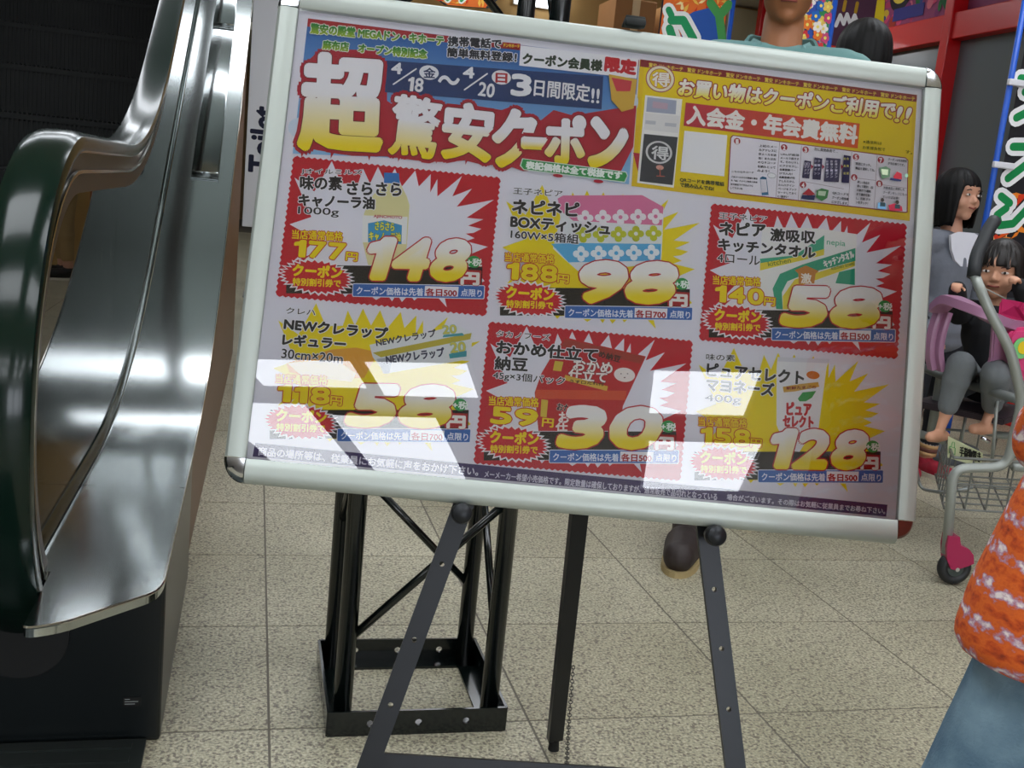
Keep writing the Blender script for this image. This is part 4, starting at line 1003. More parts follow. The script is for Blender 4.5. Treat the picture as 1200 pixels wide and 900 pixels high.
# A: large banner right of the girl
by = 3.80
bn = thing('advertising_banner', 'black banner with white-edged green characters on a blue pole at the right', 'banner', (3.0, by, 0))
P = px2(by, 3.0, by); pole(bn, 3.0, by, 2.3, 3.0, by)
obj('cloth', box(B(), (.34, 0, 1.45), (.60, .004, 1.45)), BLKC, bn); clip(bn, 3.0, by, P(0, 0)[1]*0+at(1190, 96, 0, 3.0).z, 3.0, by); clip(bn, 3.0, by, at(1162, 193, 0, 3.0).z, 3.0, by)
clip(bn, 3.0, by, 2.15, 3.0, by); clip(bn, 3.0, by, .78, 3.0, by)
I = Ink(0); flames(I, .05, .75, .62, 1.17, 160, 5)
def brush(pts, w_, c): I.stroke(pts, w_, c)
g1 = [[P(1186, 172), P(1215, 172), P(1205, 190), P(1180, 209)], [P(1215, 172), P(1240, 200)]]
g2 = [[P(1172, 230), P(1182, 238)], [P(1178, 244), P(1167, 252), P(1170, 264), P(1186, 262), P(1205, 242), P(1225, 236)]]
g0 = [[P(1195, 92), P(1225, 96), P(1215, 125), P(1190, 138)], [P(1200, 108), P(1235, 112)]]
for w_, c in ((.075, 'eeeef0'), (.034, '1c8a4c')):
    for g_ in (g0, g1, g2):
        for s_ in g_: brush(s_, w_, c)
I.build('print', bn, xf=lambda p: (p[0], -.0025-p[2], p[1]))
# B, C: banners behind the board
by = 5.0; x_ = at(857, 20, 1, by).x
bn = thing('advertising_banner', 'flame-patterned banner with a green and white character on the left blue pole behind the board', 'banner', (x_, by, 0))
pole(bn, x_, by, 2.35, x_, by); P = px2(by, x_, by)
cx0 = P(773, 20)[0]
obj('cloth', box(B(), (cx0/2-.012, 0, 1.75), (abs(cx0)-.03, .004, 1.1)), BLKC, bn)
I = Ink(0); I.rect(cx0+.01, 1.62, -.03, 2.29, 'e8702c'); flames(I, cx0+.02, 1.62, -.04, 2.28, 240, 9)
I.poly([P(796, 24), P(812, 14), P(836, 8), P(846, 30), P(842, 60), P(800, 60)], '2c58a8')
for w_, c in ((.085, 'ecece8'), (.042, '24945c')):
    I.stroke([P(784, 34), P(788, 46)], w_, c); I.stroke([P(786, 24), P(800, 24), P(812, 46)], w_, c); I.stroke([P(783, 12), P(786, 18)], w_*.8, c)
for l in ([P(832, 4), P(842, 18), P(846, 50)], [P(853, 6), P(843, 18)]): I.stroke(l, .045, '4a9a50')
I.build('print', bn, xf=lambda p: (p[0], -.0025-p[2], p[1]))
by = 4.6; x_ = at(976, 20, 1, by).x
bn = thing('advertising_banner', 'blue and green banner with small flowers on the middle blue pole behind the man', 'banner', (x_, by, 0))
pole(bn, x_, by, 2.35, x_, by); P = px2(by, x_, by); cx0 = P(926, 20)[0]
obj('cloth', box(B(), (cx0/2-.012, 0, 1.75), (abs(cx0)-.03, .004, 1.1)), mat('banner_blue', '3458b4', .8), bn)
I = Ink(0); I.poly([P(958, -30), P(972, -30), P(970, 60), P(962, 60), P(960, 20)], '3c9458')
rnd = random.Random(4)
for k in range(60):
    px, py = rnd.uniform(932, 970), rnd.uniform(-30, 60); q = P(px, py); c = rnd.choice(['d83c40', 'e8c860', 'f0e8e0', 'c84c78', '2c6cc0', 'e87830'])
    for a in range(5): I.disc(q[0]+.016*math.cos(a*1.256), q[1]+.016*math.sin(a*1.256), .011, .011, c, 8)
    I.disc(q[0], q[1], .008, .008, 'f4e070', 8)
I.build('print', bn, xf=lambda p: (p[0], -.0025-p[2], p[1]))
# white brushed letters on a small dark hanging card beyond the pole
by = 5.3; q = at(995, 22, 1, by)
hb = thing('hanging_card', 'small dark hanging card with white brushed zigzag letters beside the middle pole', 'sign', (q.x, by, 1.9))
obj('card', box(B(), (0, 0, q.z-1.9), (.30, .01, .30)), mat('card_dark', '58304a', .7), hb)
P = px2(by, q.x, by); I = Ink(0)
I.stroke([P(979, 30), P(984, 18), P(988, 28), P(992, 17), P(996, 29), P(1001, 18), P(1005, 30), P(1013, 24)], .022, 'f4f4f4')
for l in ([P(975, 4), P(978, 12)], [P(990, 2), P(988, 12)], [P(1004, 4), P(1002, 14)]): I.stroke(l, .02, 'c8a030')
I.build('print', hb, xf=lambda p: (p[0], -.0055-p[2], p[1]-1.9))
obj('hanging_rod', cyl(B(), (0, 0, q.z-1.9+.15), (0, 0, .9), .004), mat('chrome'), hb)

# ------------------------------------------------------------------ far background: partition, bulkhead, cartons, hanging sign
FB = mat('fascia_tan', 'b8945c', .8, var=.04); CB = mat('bulkhead_cream', 'cfc4a0', .8)
tag(obj('wall_partition', box(B(), (4.4, 9.0, 1.4), (8.8, .15, 2.8)), FB), kind='structure')
q0 = at(862, 12, 1, 8.9); q1 = at(862, 48, 1, 8.9)
tag(obj('trim_1', box(B(), (5.3, 8.88, 2.52), (3.8, .08, .5)), CB), kind='structure')
CART = mat('carton_brown', '9a6a3c', .75, var=.08)
q = at(768, 26, 1, 6.5)
shelf = thing('stock_shelf', 'tall wire stock shelf behind the board carrying brown cartons', 'shelf', (q.x, 6.5, 0))
for sx in (-.36, .36):
    for sy in (-.2, .2): obj('post', cyl(B(), (sx, sy, 0), (sx, sy, 1.45), .012), mat('shelf_grey', '8a8a88', .4, metal=.8), shelf)
for z in (.3, .85, 1.4): obj('shelf_board', box(B(), (0, 0, z), (.76, .44, .025)), mat('shelf_grey'), shelf)
for k, (dx, w_, l_) in enumerate(((-.20, .30, 'left'), (.17, .36, 'right'))):
    for j in range(4):
        h_ = .20; c = thing('carton', 'brown taped carton on the stock shelf, %s stack, %s' % (l_, ['lowest', 'second from the bottom', 'second from the top', 'topmost'][j]), 'carton', (q.x+dx, 6.5, 1.4125+j*h_), group='cartons on the stock shelf')
        obj('box', box(B(), (0, 0, h_/2), (w_-.01*j, .34, h_-.006), bev=.004), CART if (j+k) % 2 else mat('carton_tan', 'b08450', .75, var=.08), c); obj('tape', box(B(), (0, -.001, h_/2), (.05, .345, h_-.003)), mat('tape', 'c8a878', .3), c)
q = at(540, 0, 1, 4.6)
hs = thing('hanging_sign', 'black edged hanging sign with green lettering on flames above the board', 'sign', (q.x, 4.6, q.z))
P = px2(4.6, q.x, 4.6)
pts_ = [P(497, -40), P(585, -30), P(592, -8), P(572, 10), P(522, 6), P(496, -12)]
pts_ = [(a, b-q.z) for a, b in pts_]; obj('board', prism(B(), pts_, .02, 1, -.01), mat('sign_black', '101010', .5), hs)
I = Ink(0); ins = [(a*.86, b*.86-.004) for a, b in pts_]; I.poly(ins, 'e0702c'); flames(I, -.12, -.02, .12, .12, 90, 12)
for w_, c in ((.026, 'e8ece4'), (.012, '3c9c5c')):
    I.stroke([(-.09, .02), (-.06, -.01), (-.03, .03)], w_, c); I.stroke([(-.01, .03), (0, -.005), (.03, .03)], w_, c)
I.build('print', hs, xf=lambda p: (p[0], -.0105-p[2], p[1]))
obj('cable', cyl(B(), (0, 0, .12), (0, 0, CEIL_Z-q.z), .004), mat('chrome'), hs)

# bright strip fitting high on the partition
q = at(634, 1, 1, 8.86)
wl = thing('wall_light', 'small bright white strip light high on the tan partition behind the tower', 'wall light', (q.x, 8.92, q.z))
obj('lamp_tube', box(B(), (0, -.05, .03), (.42, .06, .13), bev=.01), mat('light_diffuser'), wl); obj('bracket', box(B(), (0, -.01, .03), (.46, .03, .16)), mat('light_frame'), wl)
# ------------------------------------------------------------------ people
def V3(*a): return Vector(a[0]) if len(a) == 1 else Vector(a)
def hand(bm, wrist, elbow, palm_n, s, curl=.5, side=1):
    """palm, four separate fingers of unequal length and a thumb from the side of the palm"""
    d = (wrist-elbow).normalized(); n = Vector(palm_n); n = (n-d*n.dot(d)).normalized(); w_ = d.cross(n)*side
    pc = wrist+d*s*.25
    for k in range(4):
        off = w_*s*(-.15+.10*k); cap(bm, wrist+d*s*.05+off*.5, wrist+d*s*.45+off, s*.075, s*.068, 8)
    for k, (ln, c_) in enumerate(((.38, 1), (.46, 1), (.43, 1), (.33, 1.1))):
        p = wrist+d*s*.45+w_*s*(.16-.107*k); a = 0; r0 = s*.056
        for j, f in enumerate((.45, .30, .25)):
            a += curl*c_*(.9 if j == 0 else 1.1); q = p+(d*math.cos(a)+n*math.sin(a))*s*ln*f*1.15; cap(bm, p, q, r0, r0*.9, 8); p = q; r0 *= .9
    p = wrist+d*s*.10+w_*s*.15; q = p+(w_*.65+d*.6+n*.35)*s*.20; cap(bm, p, q, s*.075, s*.06, 8)
    q2 = q+(w_*.1+d*.9+n*.45*(1+curl))*s*.17; cap(bm, q, q2, s*.058, s*.05, 8)
def foot(bm, ank, toe, r_, fl=0):
    """foot or shoe body from heel to toe"""
    d = toe-ank; d.z = 0; L_ = d.length; d.normalize(); z = min(ank.z, toe.z)
    heel = V3(ank.x, ank.y, toe.z)-d*L_*.22
    cap(bm, heel, V3(ank.x, ank.y, toe.z)+d*L_*.45, r_*.92, r_*1.05, 12); cap(bm, V3(ank.x, ank.y, toe.z)+d*L_*.4, toe, r_*1.08, r_*.86, 12)
    cap(bm, ank, V3(ank.x, ank.y, toe.z)+d*L_*.35, r_*.95, r_*.7, 12)
def ell(bm, c, r, rot=None): ball(bm, c, r, 20, 14, rot)
def head_bm(bm, c, R, s):
    def P(x, y, z): return c+R @ Vector((x*s, y*s, z*s))
    ell(bm, P(0, .06, .13), (.365*s, .43*s, .38*s), R); ell(bm, P(0, -.07, -.13), (.29*s, .30*s, .34*s), R)
    ell(bm, P(0, -.21, -.385), (.12*s, .11*s, .10*s), R); ell(bm, P(0, -.20, .12), (.27*s, .20*s, .20*s), R)
    for k in (-1, 1):
        ell(bm, P(k*.155, -.22, -.15), (.13*s, .13*s, .13*s), R); ell(bm, P(k*.37, .03, -.05), (.035*s, .075*s, .11*s), R)
    cap(bm, P(0, -.355, .0), P(0, -.415, -.12), .028*s, .048*s, 8)
    for k in (-1, 1): ell(bm, P(k*.045, -.385, -.135), (.035*s, .035*s, .03*s), R)
    ell(bm, P(0, -.345, -.235), (.10*s, .035*s, .026*s), R); ell(bm, P(0, -.335, -.275), (.085*s, .035*s, .028*s), R)
def face(par, inv, c, R, s, smile=0):
    def P(x, y, z): return inv @ (c+R @ Vector((x*s, y*s, z*s)))
    R_ = R
    for k in (-1, 1):
        o = obj('eye', ball(B(), (0, 0, 0), (.062*s, .022*s, .024*s), 14, 8), mat('eye_white', 'd8ccc4', .3), par, True); o.matrix_local = Matrix.Translation(P(k*.15, -.362, -.005)) @ R_.to_4x4()
        i_ = obj('iris', ball(B(), (0, -.012*s, 0), (.028*s, .014*s, .024*s), 12, 8), mat('iris_dark', '120c0a', .2), o, True)
        e_ = obj('eyebrow', tube(B(), [(-.075*s, 0, -.008*s), (0, -.012*s, .012*s), (.075*s, .01*s, 0)], .010*s, 6), mat('brow', '2a1c16', .8), par); e_.matrix_local = Matrix.Translation(P(k*.15, -.375, .085)) @ R_.to_4x4()
    m_ = obj('mouth', tube(B(), [(-.09*s, .02*s, .012*s*smile), (0, -.012*s, -.014*s*smile), (.09*s, .02*s, .012*s*smile)], .017*s, 6), mat('lip', '8c4038', .5), par, True); m_.matrix_local = Matrix.Translation(P(0, -.372, -.252)) @ R_.to_4x4()
def hair(par, inv, c, R, s, length, fringe, m, wide=42, vol=1.0):
    """hair cap: every column of locks runs from the crown to its own hem"""
    bm = B(); NA, NR = 72, 16; cols = []; rnd = random.Random(3)
    for i in range(NA):
        az = 2*PI*i/NA; da = abs((math.degrees(az)+180) % 360-180)   # 0 = front
        k = min(1, max(0, (da-wide)/16)); hem = fringe*(1-k)+(-length)*k+rnd.uniform(-.015, .015)
        rr = 1+.018*math.sin(az*19)+.012*math.sin(az*31+1); col = []
        for j in range(NR+1):
            t = j/NR; zt = .56*vol-(0 if True else 0); z = zt*math.cos(t*PI/2) if hem > .0 else None
            if hem > 0.05:
                e0 = math.asin(min(1, (hem-.10)/.45)) if hem > .10 else 0; el_ = PI/2-(PI/2-e0)*t; q = Vector((math.sin(az)*math.cos(el_)*.405*rr, -math.cos(az)*math.cos(el_)*.455*rr+.05, .10+.45*vol*math.sin(el_)))
            else:
                if t < .55:
                    el_ = PI/2*(1-t/.55); q = Vector((math.sin(az)*math.cos(el_)*.405*rr, -math.cos(az)*math.cos(el_)*.455*rr+.05, .10+.45*vol*math.sin(el_)))
                else:
                    u = (t-.55)/.45; f = 1-.10*u*u+.05*math.sin(u*PI); q = Vector((math.sin(az)*.405*rr*f, -math.cos(az)*.455*rr*f+.05, .10+(hem-.10)*u))
            col.append(bm.verts.new(inv @ (c+R @ (q*s))))
        cols.append(col)
    for i in range(NA):
        a, b = cols[i], cols[(i+1) % NA]
        for j in range(NR): bm.faces.new((a[j], a[j+1], b[j+1], b[j]))
    bmesh.ops.remove_doubles(bm, verts=bm.verts[:], dist=.0005)
    bmesh.ops.recalc_face_normals(bm, faces=bm.faces[:]); o = obj('hair', bm, m, par, True, auto=False)
    md = o.modifiers.new('thick', 'SOLIDIFY'); md.thickness = .035*s; md.offset = -1; return o
HM = mat('black_hair', '080707', .55, spec=.25, bump=.3, bscale=60, stretch=(6, 6, .4)); HB_ = mat('brown_black_hair', '17100d', .45, bump=.3, bscale=60, stretch=(6, 6, .4))
SKIN = mat('skin', 'c8947a', .55, var=.04); SKIN_T = mat('tan_skin', '96603c', .55, var=.04)
def rotz(a): return Matrix.Rotation(a, 3, 'Z')
def stand(x, y, yaw, H, child=False, spread=.09, arms=None, feet=None, lean=0):
    """standing joints in world coordinates, facing -Y before the turn"""
    R = rotz(yaw); O = Vector((x, y, 0)); hs = .80 if child else .815
    def P(a, b, c): return O+R @ Vector((a*H, b*H+lean*max(0, c-.5)*H, c*H))
    J = dict(H=H, R=R, base=O, pel=P(0, 0, .53), waist=P(0, .0, .61), chest=P(0, .005, .71), neck=P(0, .0, hs+.01), chin=P(0, -.01, hs+.06))
    for k, sd in ((-1, 'r'), (1, 'l')):
        J['sh'+sd] = P(k*(.105 if child else .115), 0, hs-.02); J['hip'+sd] = P(k*.052, 0, .515)
        f = (feet or {}).get(sd, (k*spread/2, 0))
        J['ank'+sd] = P(f[0], f[1]+.01, .05); J['toe'+sd] = P(f[0]+k*.012, f[1]-.095, .024); J['kn'+sd] = P((f[0]+k*.052)/2+k*.004, f[1]*.6-.012, .275)
        a = (arms or {}).get(sd, ((k*.145, .01, .62), (k*.150, -.02, .48))); J['el'+sd] = P(*a[0]); J['wr'+sd] = P(*a[1])
    J['head_h'] = (.165 if child else .135)*H; J['head_c'] = J['chin']+R @ Vector((0, .1*J['head_h'], .48*J['head_h'])); J['HR'] = R
    return J
def figure(label, J, skin, top, bottom, shoe, hairspec, sleeve=1.0, skirt_hem=None, voxel=.006, expr=0, pants_end=.96, bare=False, group=None, barefoot=False, hem=.47):
    root = thing('person', label, 'person', J['base'], group=group); inv = Matrix.Translation(-J['base']); H = J['H']; R = J['R']; t3 = lambda bm: bmesh.ops.transform(bm, matrix=inv, verts=bm.verts[:])
    g = J.get('girth', 1.0)
    def torso(bm, e=0):
        ell(bm, J['pel'], (.088*H*g+e, .062*H*g+e, .07*H+e), R); ell(bm, J['waist'], (.075*H*g+e, .055*H*g+e, .085*H+e), R); ell(bm, J['chest'], (.092*H*g+e, .062*H*g+e, .095*H+e), R)
        cap(bm, J['shl']+(J['shr']-J['shl'])*.08, J['shr']+(J['shl']-J['shr'])*.08, .034*H+e, .034*H+e, 14); cap(bm, J['pel'], J['chest'], .07*H*g+e, .075*H*g+e, 16)
    def arms(bm, e=0, f=1.0):
        for s in 'rl':
            cap(bm, J['sh'+s], J['el'+s], .031*H+e, .024*H+e); w_ = J['el'+s]+(J['wr'+s]-J['el'+s])*f; cap(bm, J['el'+s], w_, .024*H+e, .0175*H+e)
    def legs(bm, e=0, f=1.0):
        for s in 'rl':
            cap(bm, J['hip'+s], J['kn'+s], .052*H*g+e, .034*H+e); a_ = J['kn'+s]+(J['ank'+s]-J['kn'+s])*f; cap(bm, J['kn'+s], a_, .036*H+e, (.022*H+e)); ell(bm, J['kn'+s]+(J['ank'+s]-J['kn'+s])*.3, (.034*H+e,)*3)
    bm = B(); torso(bm); arms(bm); legs(bm); cap(bm, J['neck']-Vector((0, 0, .03*H)), J['chin']+R @ Vector((0, .035*H, .02*H)), .036*H, .032*H)
    head_bm(bm, J['head_c'], J['HR'], J['head_h'])
    for s in 'rl':
        hand(bm, J['wr'+s], J['el'+s], J.get('pn'+s, R @ Vector(((1 if s == 'r' else -1), -.3, 0))), J.get('hs', .098*H), J.get('curl', .45), -1 if s == 'l' else 1)
        foot(bm, J['ank'+s], J['toe'+s], .021*H)
    t3(bm); body = solidify_union('body', bm, skin, root, voxel, 3)
    bm = B(); arms(bm, .007+.004*H, sleeve)
    if 'loft' in J:
        rg = []
        for c_, rx, ry in J['loft']: rg.append([bm.verts.new(c_+R @ Vector((rx*math.cos(a), ry*math.sin(a), 0))) for a in [2*PI*i/40 for i in range(40)]])
        for a, b in zip(rg, rg[1:]):
            for i in range(40): bm.faces.new((a[i], a[(i+1) % 40], b[(i+1) % 40], b[i]))
        bm.faces.new(rg[0]); bm.faces.new(rg[-1][::-1]); g = .3
        cap(bm, J['shl'], J['shr'], .046*H, .046*H)
    else: torso(bm, .010+.004*H)
    hz = J['pel']-Vector((0, 0, (.53-hem)*H)); ell(bm, hz, (.094*H*g+.012, .068*H*g+.012, .05*H), R); ell(bm, (hz+J['pel'])/2+Vector((0, 0, .01*H)), (.099*H*g+.014, .073*H*g+.014, .07*H), R); ell(bm, (J['waist']+J['pel'])/2, (.093*H*g+.012, .070*H*g+.012, .07*H), R); ell(bm, J['neck']-Vector((0, 0, .016*H)), (.05*H, .046*H, .022*H), R)
    t3(bm); solidify_union(J.get('topname', 'top'), bm, top, root, .0065, 5); g = J.get('girth', 1.0)
    bm = B(); legs(bm, .010+.002*H, pants_end); ell(bm, J['pel'], (.092*H*g+.007, .066*H*g+.007, .07*H), R); cap(bm, J['hipl'], J['hipr'], .055*H*g+.008, .055*H*g+.008)
    t3(bm); solidify_union('trousers', bm, bottom, root, .007, 5)
    if not barefoot:
        for s in 'rl':
            bm = B(); foot(bm, J['ank'+s]-Vector((0, 0, .004)), J['toe'+s]+Vector((0, 0, .006)), .021*H+J.get('shoer', .007)); t3(bm)
            sh_ = solidify_union('shoe', bm, shoe, root, .005, 3)
            d = J['toe'+s]-J['ank'+s]; d.z = 0; yw = math.atan2(d.y, d.x); L_ = d.length*1.22+.07*H*.7
            so = B(); pts = [(L_*.5*math.cos(a)*(1), .030*H*math.sin(a)*(1+.18*math.cos(a))+0) for a in [2*PI*i/24 for i in range(24)]]; prism(so, pts, .016, 2, 0)
            bmesh.ops.transform(so, matrix=inv @ Matrix.Translation((J['ank'+s].x+d.x*.42, J['ank'+s].y+d.y*.42, .0)) @ Matrix.Rotation(yw, 4, 'Z'), verts=so.verts[:])
            obj('sole', so, J.get('solem') or mat('sole_white', 'cfc8b8', .7), sh_)
    if hairspec: hair(root, inv, J['head_c'], J['HR'], J['head_h'], *hairspec)
    face(root, inv, J['head_c'], J['HR'], J['head_h'], expr)
    return root, inv

# man behind the board
Jm = stand(1.36, 2.66, -.42, 1.68, feet={'r': (-.045, -.095), 'l': (.05, .22)}, spread=.2)
Jm['solem'] = mat('sole_tan', 'a89468', .75); Jm['shoer'] = .015; Jm['topname'] = 'jacket'
for q in ('neck', 'chest', 'shl', 'shr', 'ell', 'elr'): Jm[q] = Jm[q]+Vector((0, 0, .015))
man, mi = figure('man in a teal jacket standing behind the board, neck and brown shoe showing', Jm, SKIN_T, mat('teal_jacket', '5f8a88', .7, var=.08), mat('dark_trousers', '2a2624', .85), mat('brown_shoe', '2c2220', .6, var=.2, vscale=40), (.05, .20, HM, 60), voxel=.007)
bm = B(); rings = []
for i in range(25):
    a = math.radians(-140+280*i/24); fr = abs(a)/math.radians(140); c0 = Jm['neck']+Jm['R'] @ Vector((math.sin(a)*.090, math.cos(a)*.080-.005, 0)); z0 = -.06-.06*max(0, fr-.6); z1 = .045-.13*max(0, fr-.45)
    o_ = Jm['R'] @ Vector((math.sin(a), math.cos(a), 0))
    rings.append([bm.verts.new(mi @ (c0+o_*x+Vector((0, 0, z)))) for x, z in ((0, z0), (.0, z1), (.006, z1+.004), (.028, z1-.03), (.03, z0))])
for a, b in zip(rings, rings[1:]):
    for i in range(5): bm.faces.new((a[i], a[(i+1) % 5], b[(i+1) % 5], b[i]))
bm.faces.new(rings[0]); bm.faces.new(rings[-1][::-1]); bmesh.ops.recalc_face_normals(bm, faces=bm.faces[:]); obj('stand_collar', bm, mat('teal_jacket'), man, True)
for k in (-1, 1):
    p = Jm['neck']; f = lambda a, b, c: mi @ (p+Jm['R'] @ Vector((a, b, c)))
    bm = B(); q = [f(k*.02, -.075, -.075), f(k*.055, -.04, .012), f(k*.075, .02, .03), f(k*.11, .0, -.015), f(k*.09, -.07, -.05)]
    vs_ = [bm.verts.new(x) for x in q]; bm.faces.new(vs_); e_ = bmesh.ops.extrude_face_region(bm, geom=bm.faces[:]); bmesh.ops.translate(bm, verts=[v for v in e_['geom'] if isinstance(v, bmesh.types.BMVert)], vec=(0, 0, .006)); bmesh.ops.recalc_face_normals(bm, faces=bm.faces[:])
    obj('collar', bm, mat('teal_jacket'), man)
ft = Jm['toer']; fa = Jm['ankr']
for k in range(4):
    t = .25+.17*k; p = fa.lerp(ft, t); p.z = .085-.012*k; d = (ft-fa); d.z = 0; d.normalize(); n = Vector((-d.y, d.x, 0))
    obj('shoelace', tube(B(), [mi @ (p-n*.02), mi @ (p+Vector((0, 0, .008))), mi @ (p+n*.02)], .0028, 6), mat('lace_brown', '8a4a20', .8), man)
# person with their back turned
top_z = at(1010, 30, 1, 3.15).z; hx_ = at(1010, 60, 1, 3.15).x
Jb = stand(hx_, 3.15, PI-.2, top_z/1.0, spread=.1); Jb['topname'] = 'sweater'
figure('black-haired person in navy seen from the back behind the board', Jb, SKIN, mat('navy_knit', '1c2450', .85, bump=.3), mat('black_trousers', '131316', .85), mat('black_shoe', '0e0e0e', .5), (.32, .24, HM, 30, 1.02), voxel=.008)
# girl in grey cardigan
Jg = stand(2.63, 3.50, .05, 1.19, True, arms={'r': ((-.145, .0, .60), (-.12, -.09, .50)), 'l': ((.15, .02, .61), (.14, -.05, .47))}, spread=.11)
Jg['girth'] = 1.02; Jg['topname'] = 'cardigan'; Jg['HR'] = rotz(.22) @ Matrix.Rotation(-.06, 3, 'X')
GK = mat('grey_knit', '6e727c', .9, bump=.5, bscale=90, var=.12, vscale=30)
girl, gi = figure('smiling girl with a black bob in a grey knitted cardigan beside the cart', Jg, SKIN, GK, mat('dark_leggings', '10131c', .85), mat('red_sneaker', 'a82038', .6, var=.4, vscale=60), (.62, .16, HM, 36, 1.0), voxel=.0055, expr=1, pants_end=.72)
bm = B(); c_ = Jg['chest']; R_ = Jg['R']
pts_ = [(-.062, .085), (-.03, .098), (.03, .098), (.062, .085), (.056, .04), (.04, .005), (.018, -.012), (-.018, -.012), (-.04, .005), (-.056, .04)]
prism(bm, [(a*1.19, b*1.19) for a, b in pts_], .012, 1, 0); 
bmesh.ops.transform(bm, matrix=gi @ Matrix.Translation(c_+R_ @ Vector((0, -.1, .02))) @ R_.to_4x4() @ Matrix.Rotation(-.18, 4, 'X'), verts=bm.verts[:]); obj('white_top', bm, mat('white_cotton', 'd4d4dc', .85), girl)
for s in 'rl':
    for k, c in enumerate(('c8a070', '6c4438', 'c8a070', 'dcdce0')):
        p = Jg['ank'+s]+(Jg['kn'+s]-Jg['ank'+s])*(.08+.06*k); q = Jg['ank'+s]+(Jg['kn'+s]-Jg['ank'+s])*(.14+.06*k); obj('sock_band', cyl(B(), gi @ p, gi @ q, .037, .037, 18), mat('sock_'+c, c, .9), girl, True)
# toddler in the cart seat: joints placed around the seat
hc = at(1172, 316, 1, 2.74)
def W(px, py, y): return at(px, py, 1, y)
Rt = rotz(-.98); Jt = dict(H=.86, R=Rt)
Jt['head_h'] = .178; Jt['head_c'] = hc; Jt['HR'] = rotz(-.86) @ Matrix.Rotation(.10, 3, 'X')
Jt['chin'] = hc+Rt @ Vector((0, -.012, -.085)); Jt['neck'] = hc+Rt @ Vector((0, .015, -.110)); Jt['chest'] = hc+Rt @ Vector((0, .03, -.205)); Jt['waist'] = hc+Rt @ Vector((0, .04, -.285)); Jt['pel'] = hc+Rt @ Vector((0, .05, -.355))
for k, s in ((-1, 'r'), (1, 'l')):
    Jt['sh'+s] = hc+Rt @ Vector((k*.095, .03, -.145)); Jt['hip'+s] = Jt['pel']+Rt @ Vector((k*.05, -.01, -.01))
# image-left hand on the bar, image-right fist near the cheek
Jt['elr'] = W(1112, 352, 2.74); Jt['wrr'] = W(1122, 339, 2.60); Jt['ell'] = W(1206, 362, 2.60); Jt['wrl'] = W(1196, 336, 2.58)
Jt['elr'] = (Jt['shr']+Jt['wrr'])/2+Vector((0, 0, -.045))
Jt['knr'] = W(1126, 428, 2.56); Jt['ankr'] = W(1108, 486, 2.58); Jt['toer'] = W(1090, 512, 2.56); Jt['knl'] = W(1158, 436, 2.50); Jt['ankl'] = W(1150, 488, 2.56); Jt['toel'] = W(1136, 512, 2.54)
Jt['knl'] = Jt['knr']+Rt @ Vector((.10, .0, -.005)); Jt['ankl'] = Jt['ankr']+Rt @ Vector((.09, .12, .02)); Jt['toel'] = Jt['toer']+Rt @ Vector((.08, .12, .03))
Jt['curl'] = 1.0; Jt['hs'] = .075; Jt['base'] = Vector((hc.x, hc.y, Jt['pel'].z-.07)); Jt['topname'] = 'jacket'
Jt['pnr'] = (0, 0, -1); Jt['pnl'] = (-1, 0, 0)
tod, ti = figure('toddler in a black jacket and grey trousers sitting in the pink cart seat', Jt, mat('toddler_skin', 'd09a7c', .55, var=.04), mat('black_jacket', '111216', .8, bump=.3), mat('grey_sweatpants', '72777a', .9, var=.12, vscale=20, bump=.4), None, (.42, .06, HB_, 48, 1.0), voxel=.0045, pants_end=.82, barefoot=True, hem=.50)
z_ = [W(1147, 334, 2.62), W(1160, 340, 2.60), W(1180, 350, 2.62)]; obj('zip_piping', tube(B(), [ti @ (p+Rt @ Vector((0, -.012, 0))) for p in z_], .0022, 6), mat('piping_grey', 'b0b0a8', .5), tod)
# child passing close on the right
def knit():
    M = mat('orange_knit', 'd85a14', .95, bump=.8, bscale=70); nt = M.node_tree; N = nt.nodes; L = nt.links; b = N['Principled BSDF']
    tc = N.new('ShaderNodeTexCoord'); mp = N.new('ShaderNodeMapping'); mp.inputs['Scale'].default_value = (50, 50, 90); L.new(tc.outputs['Object'], mp.inputs[0])
    n = N.new('ShaderNodeTexNoise'); n.inputs['Scale'].default_value = 1.6; n.inputs['Detail'].default_value = 5; L.new(mp.outputs[0], n.inputs['Vector'])
    wv = N.new('ShaderNodeTexWave'); wv.bands_direction = 'Z'; wv.inputs['Scale'].default_value = 9; wv.inputs['Distortion'].default_value = 3.5; L.new(tc.outputs['Object'], wv.inputs['Vector'])
    ad = N.new('ShaderNodeMath'); ad.operation = 'MULTIPLY_ADD'; ad.inputs[1].default_value = .36; L.new(wv.outputs['Fac'], ad.inputs[0]); L.new(n.outputs[0], ad.inputs[2])
    r = N.new('ShaderNodeValToRGB'); e = r.color_ramp.elements; e[0].position = .30; e[0].color = (*lin('8c3418'), 1); e[1].position = .98; e[1].color = (*lin('e8dcd8'), 1)
    for p, c in ((.45, 'c04a18'), (.62, 'd8641f'), (.76, 'cc5a24'), (.86, 'b088a0')):
        x = r.color_ramp.elements.new(p); x.color = (*lin(c), 1)
    L.new(ad.outputs[0], r.inputs[0]); L.new(r.outputs[0], b.inputs['Base Color']); return M
def denim():
    M = mat('washed_denim', '45638a', .9, bump=.5, bscale=300); nt = M.node_tree; N = nt.nodes; L = nt.links; b = N['Principled BSDF']
    tc = N.new('ShaderNodeTexCoord'); n = N.new('ShaderNodeTexNoise'); n.inputs['Scale'].default_value = 9; n.inputs['Detail'].default_value = 7; L.new(tc.outputs['Object'], n.inputs['Vector'])
    r = N.new('ShaderNodeValToRGB'); e = r.color_ramp.elements; e[0].position = .36; e[0].color = (*lin('3f5f78'), 1); e[1].position = .68; e[1].color = (*lin('86a4b6'), 1)
    L.new(n.outputs[0], r.inputs[0]); L.new(r.outputs[0], b.inputs['Base Color']); return M
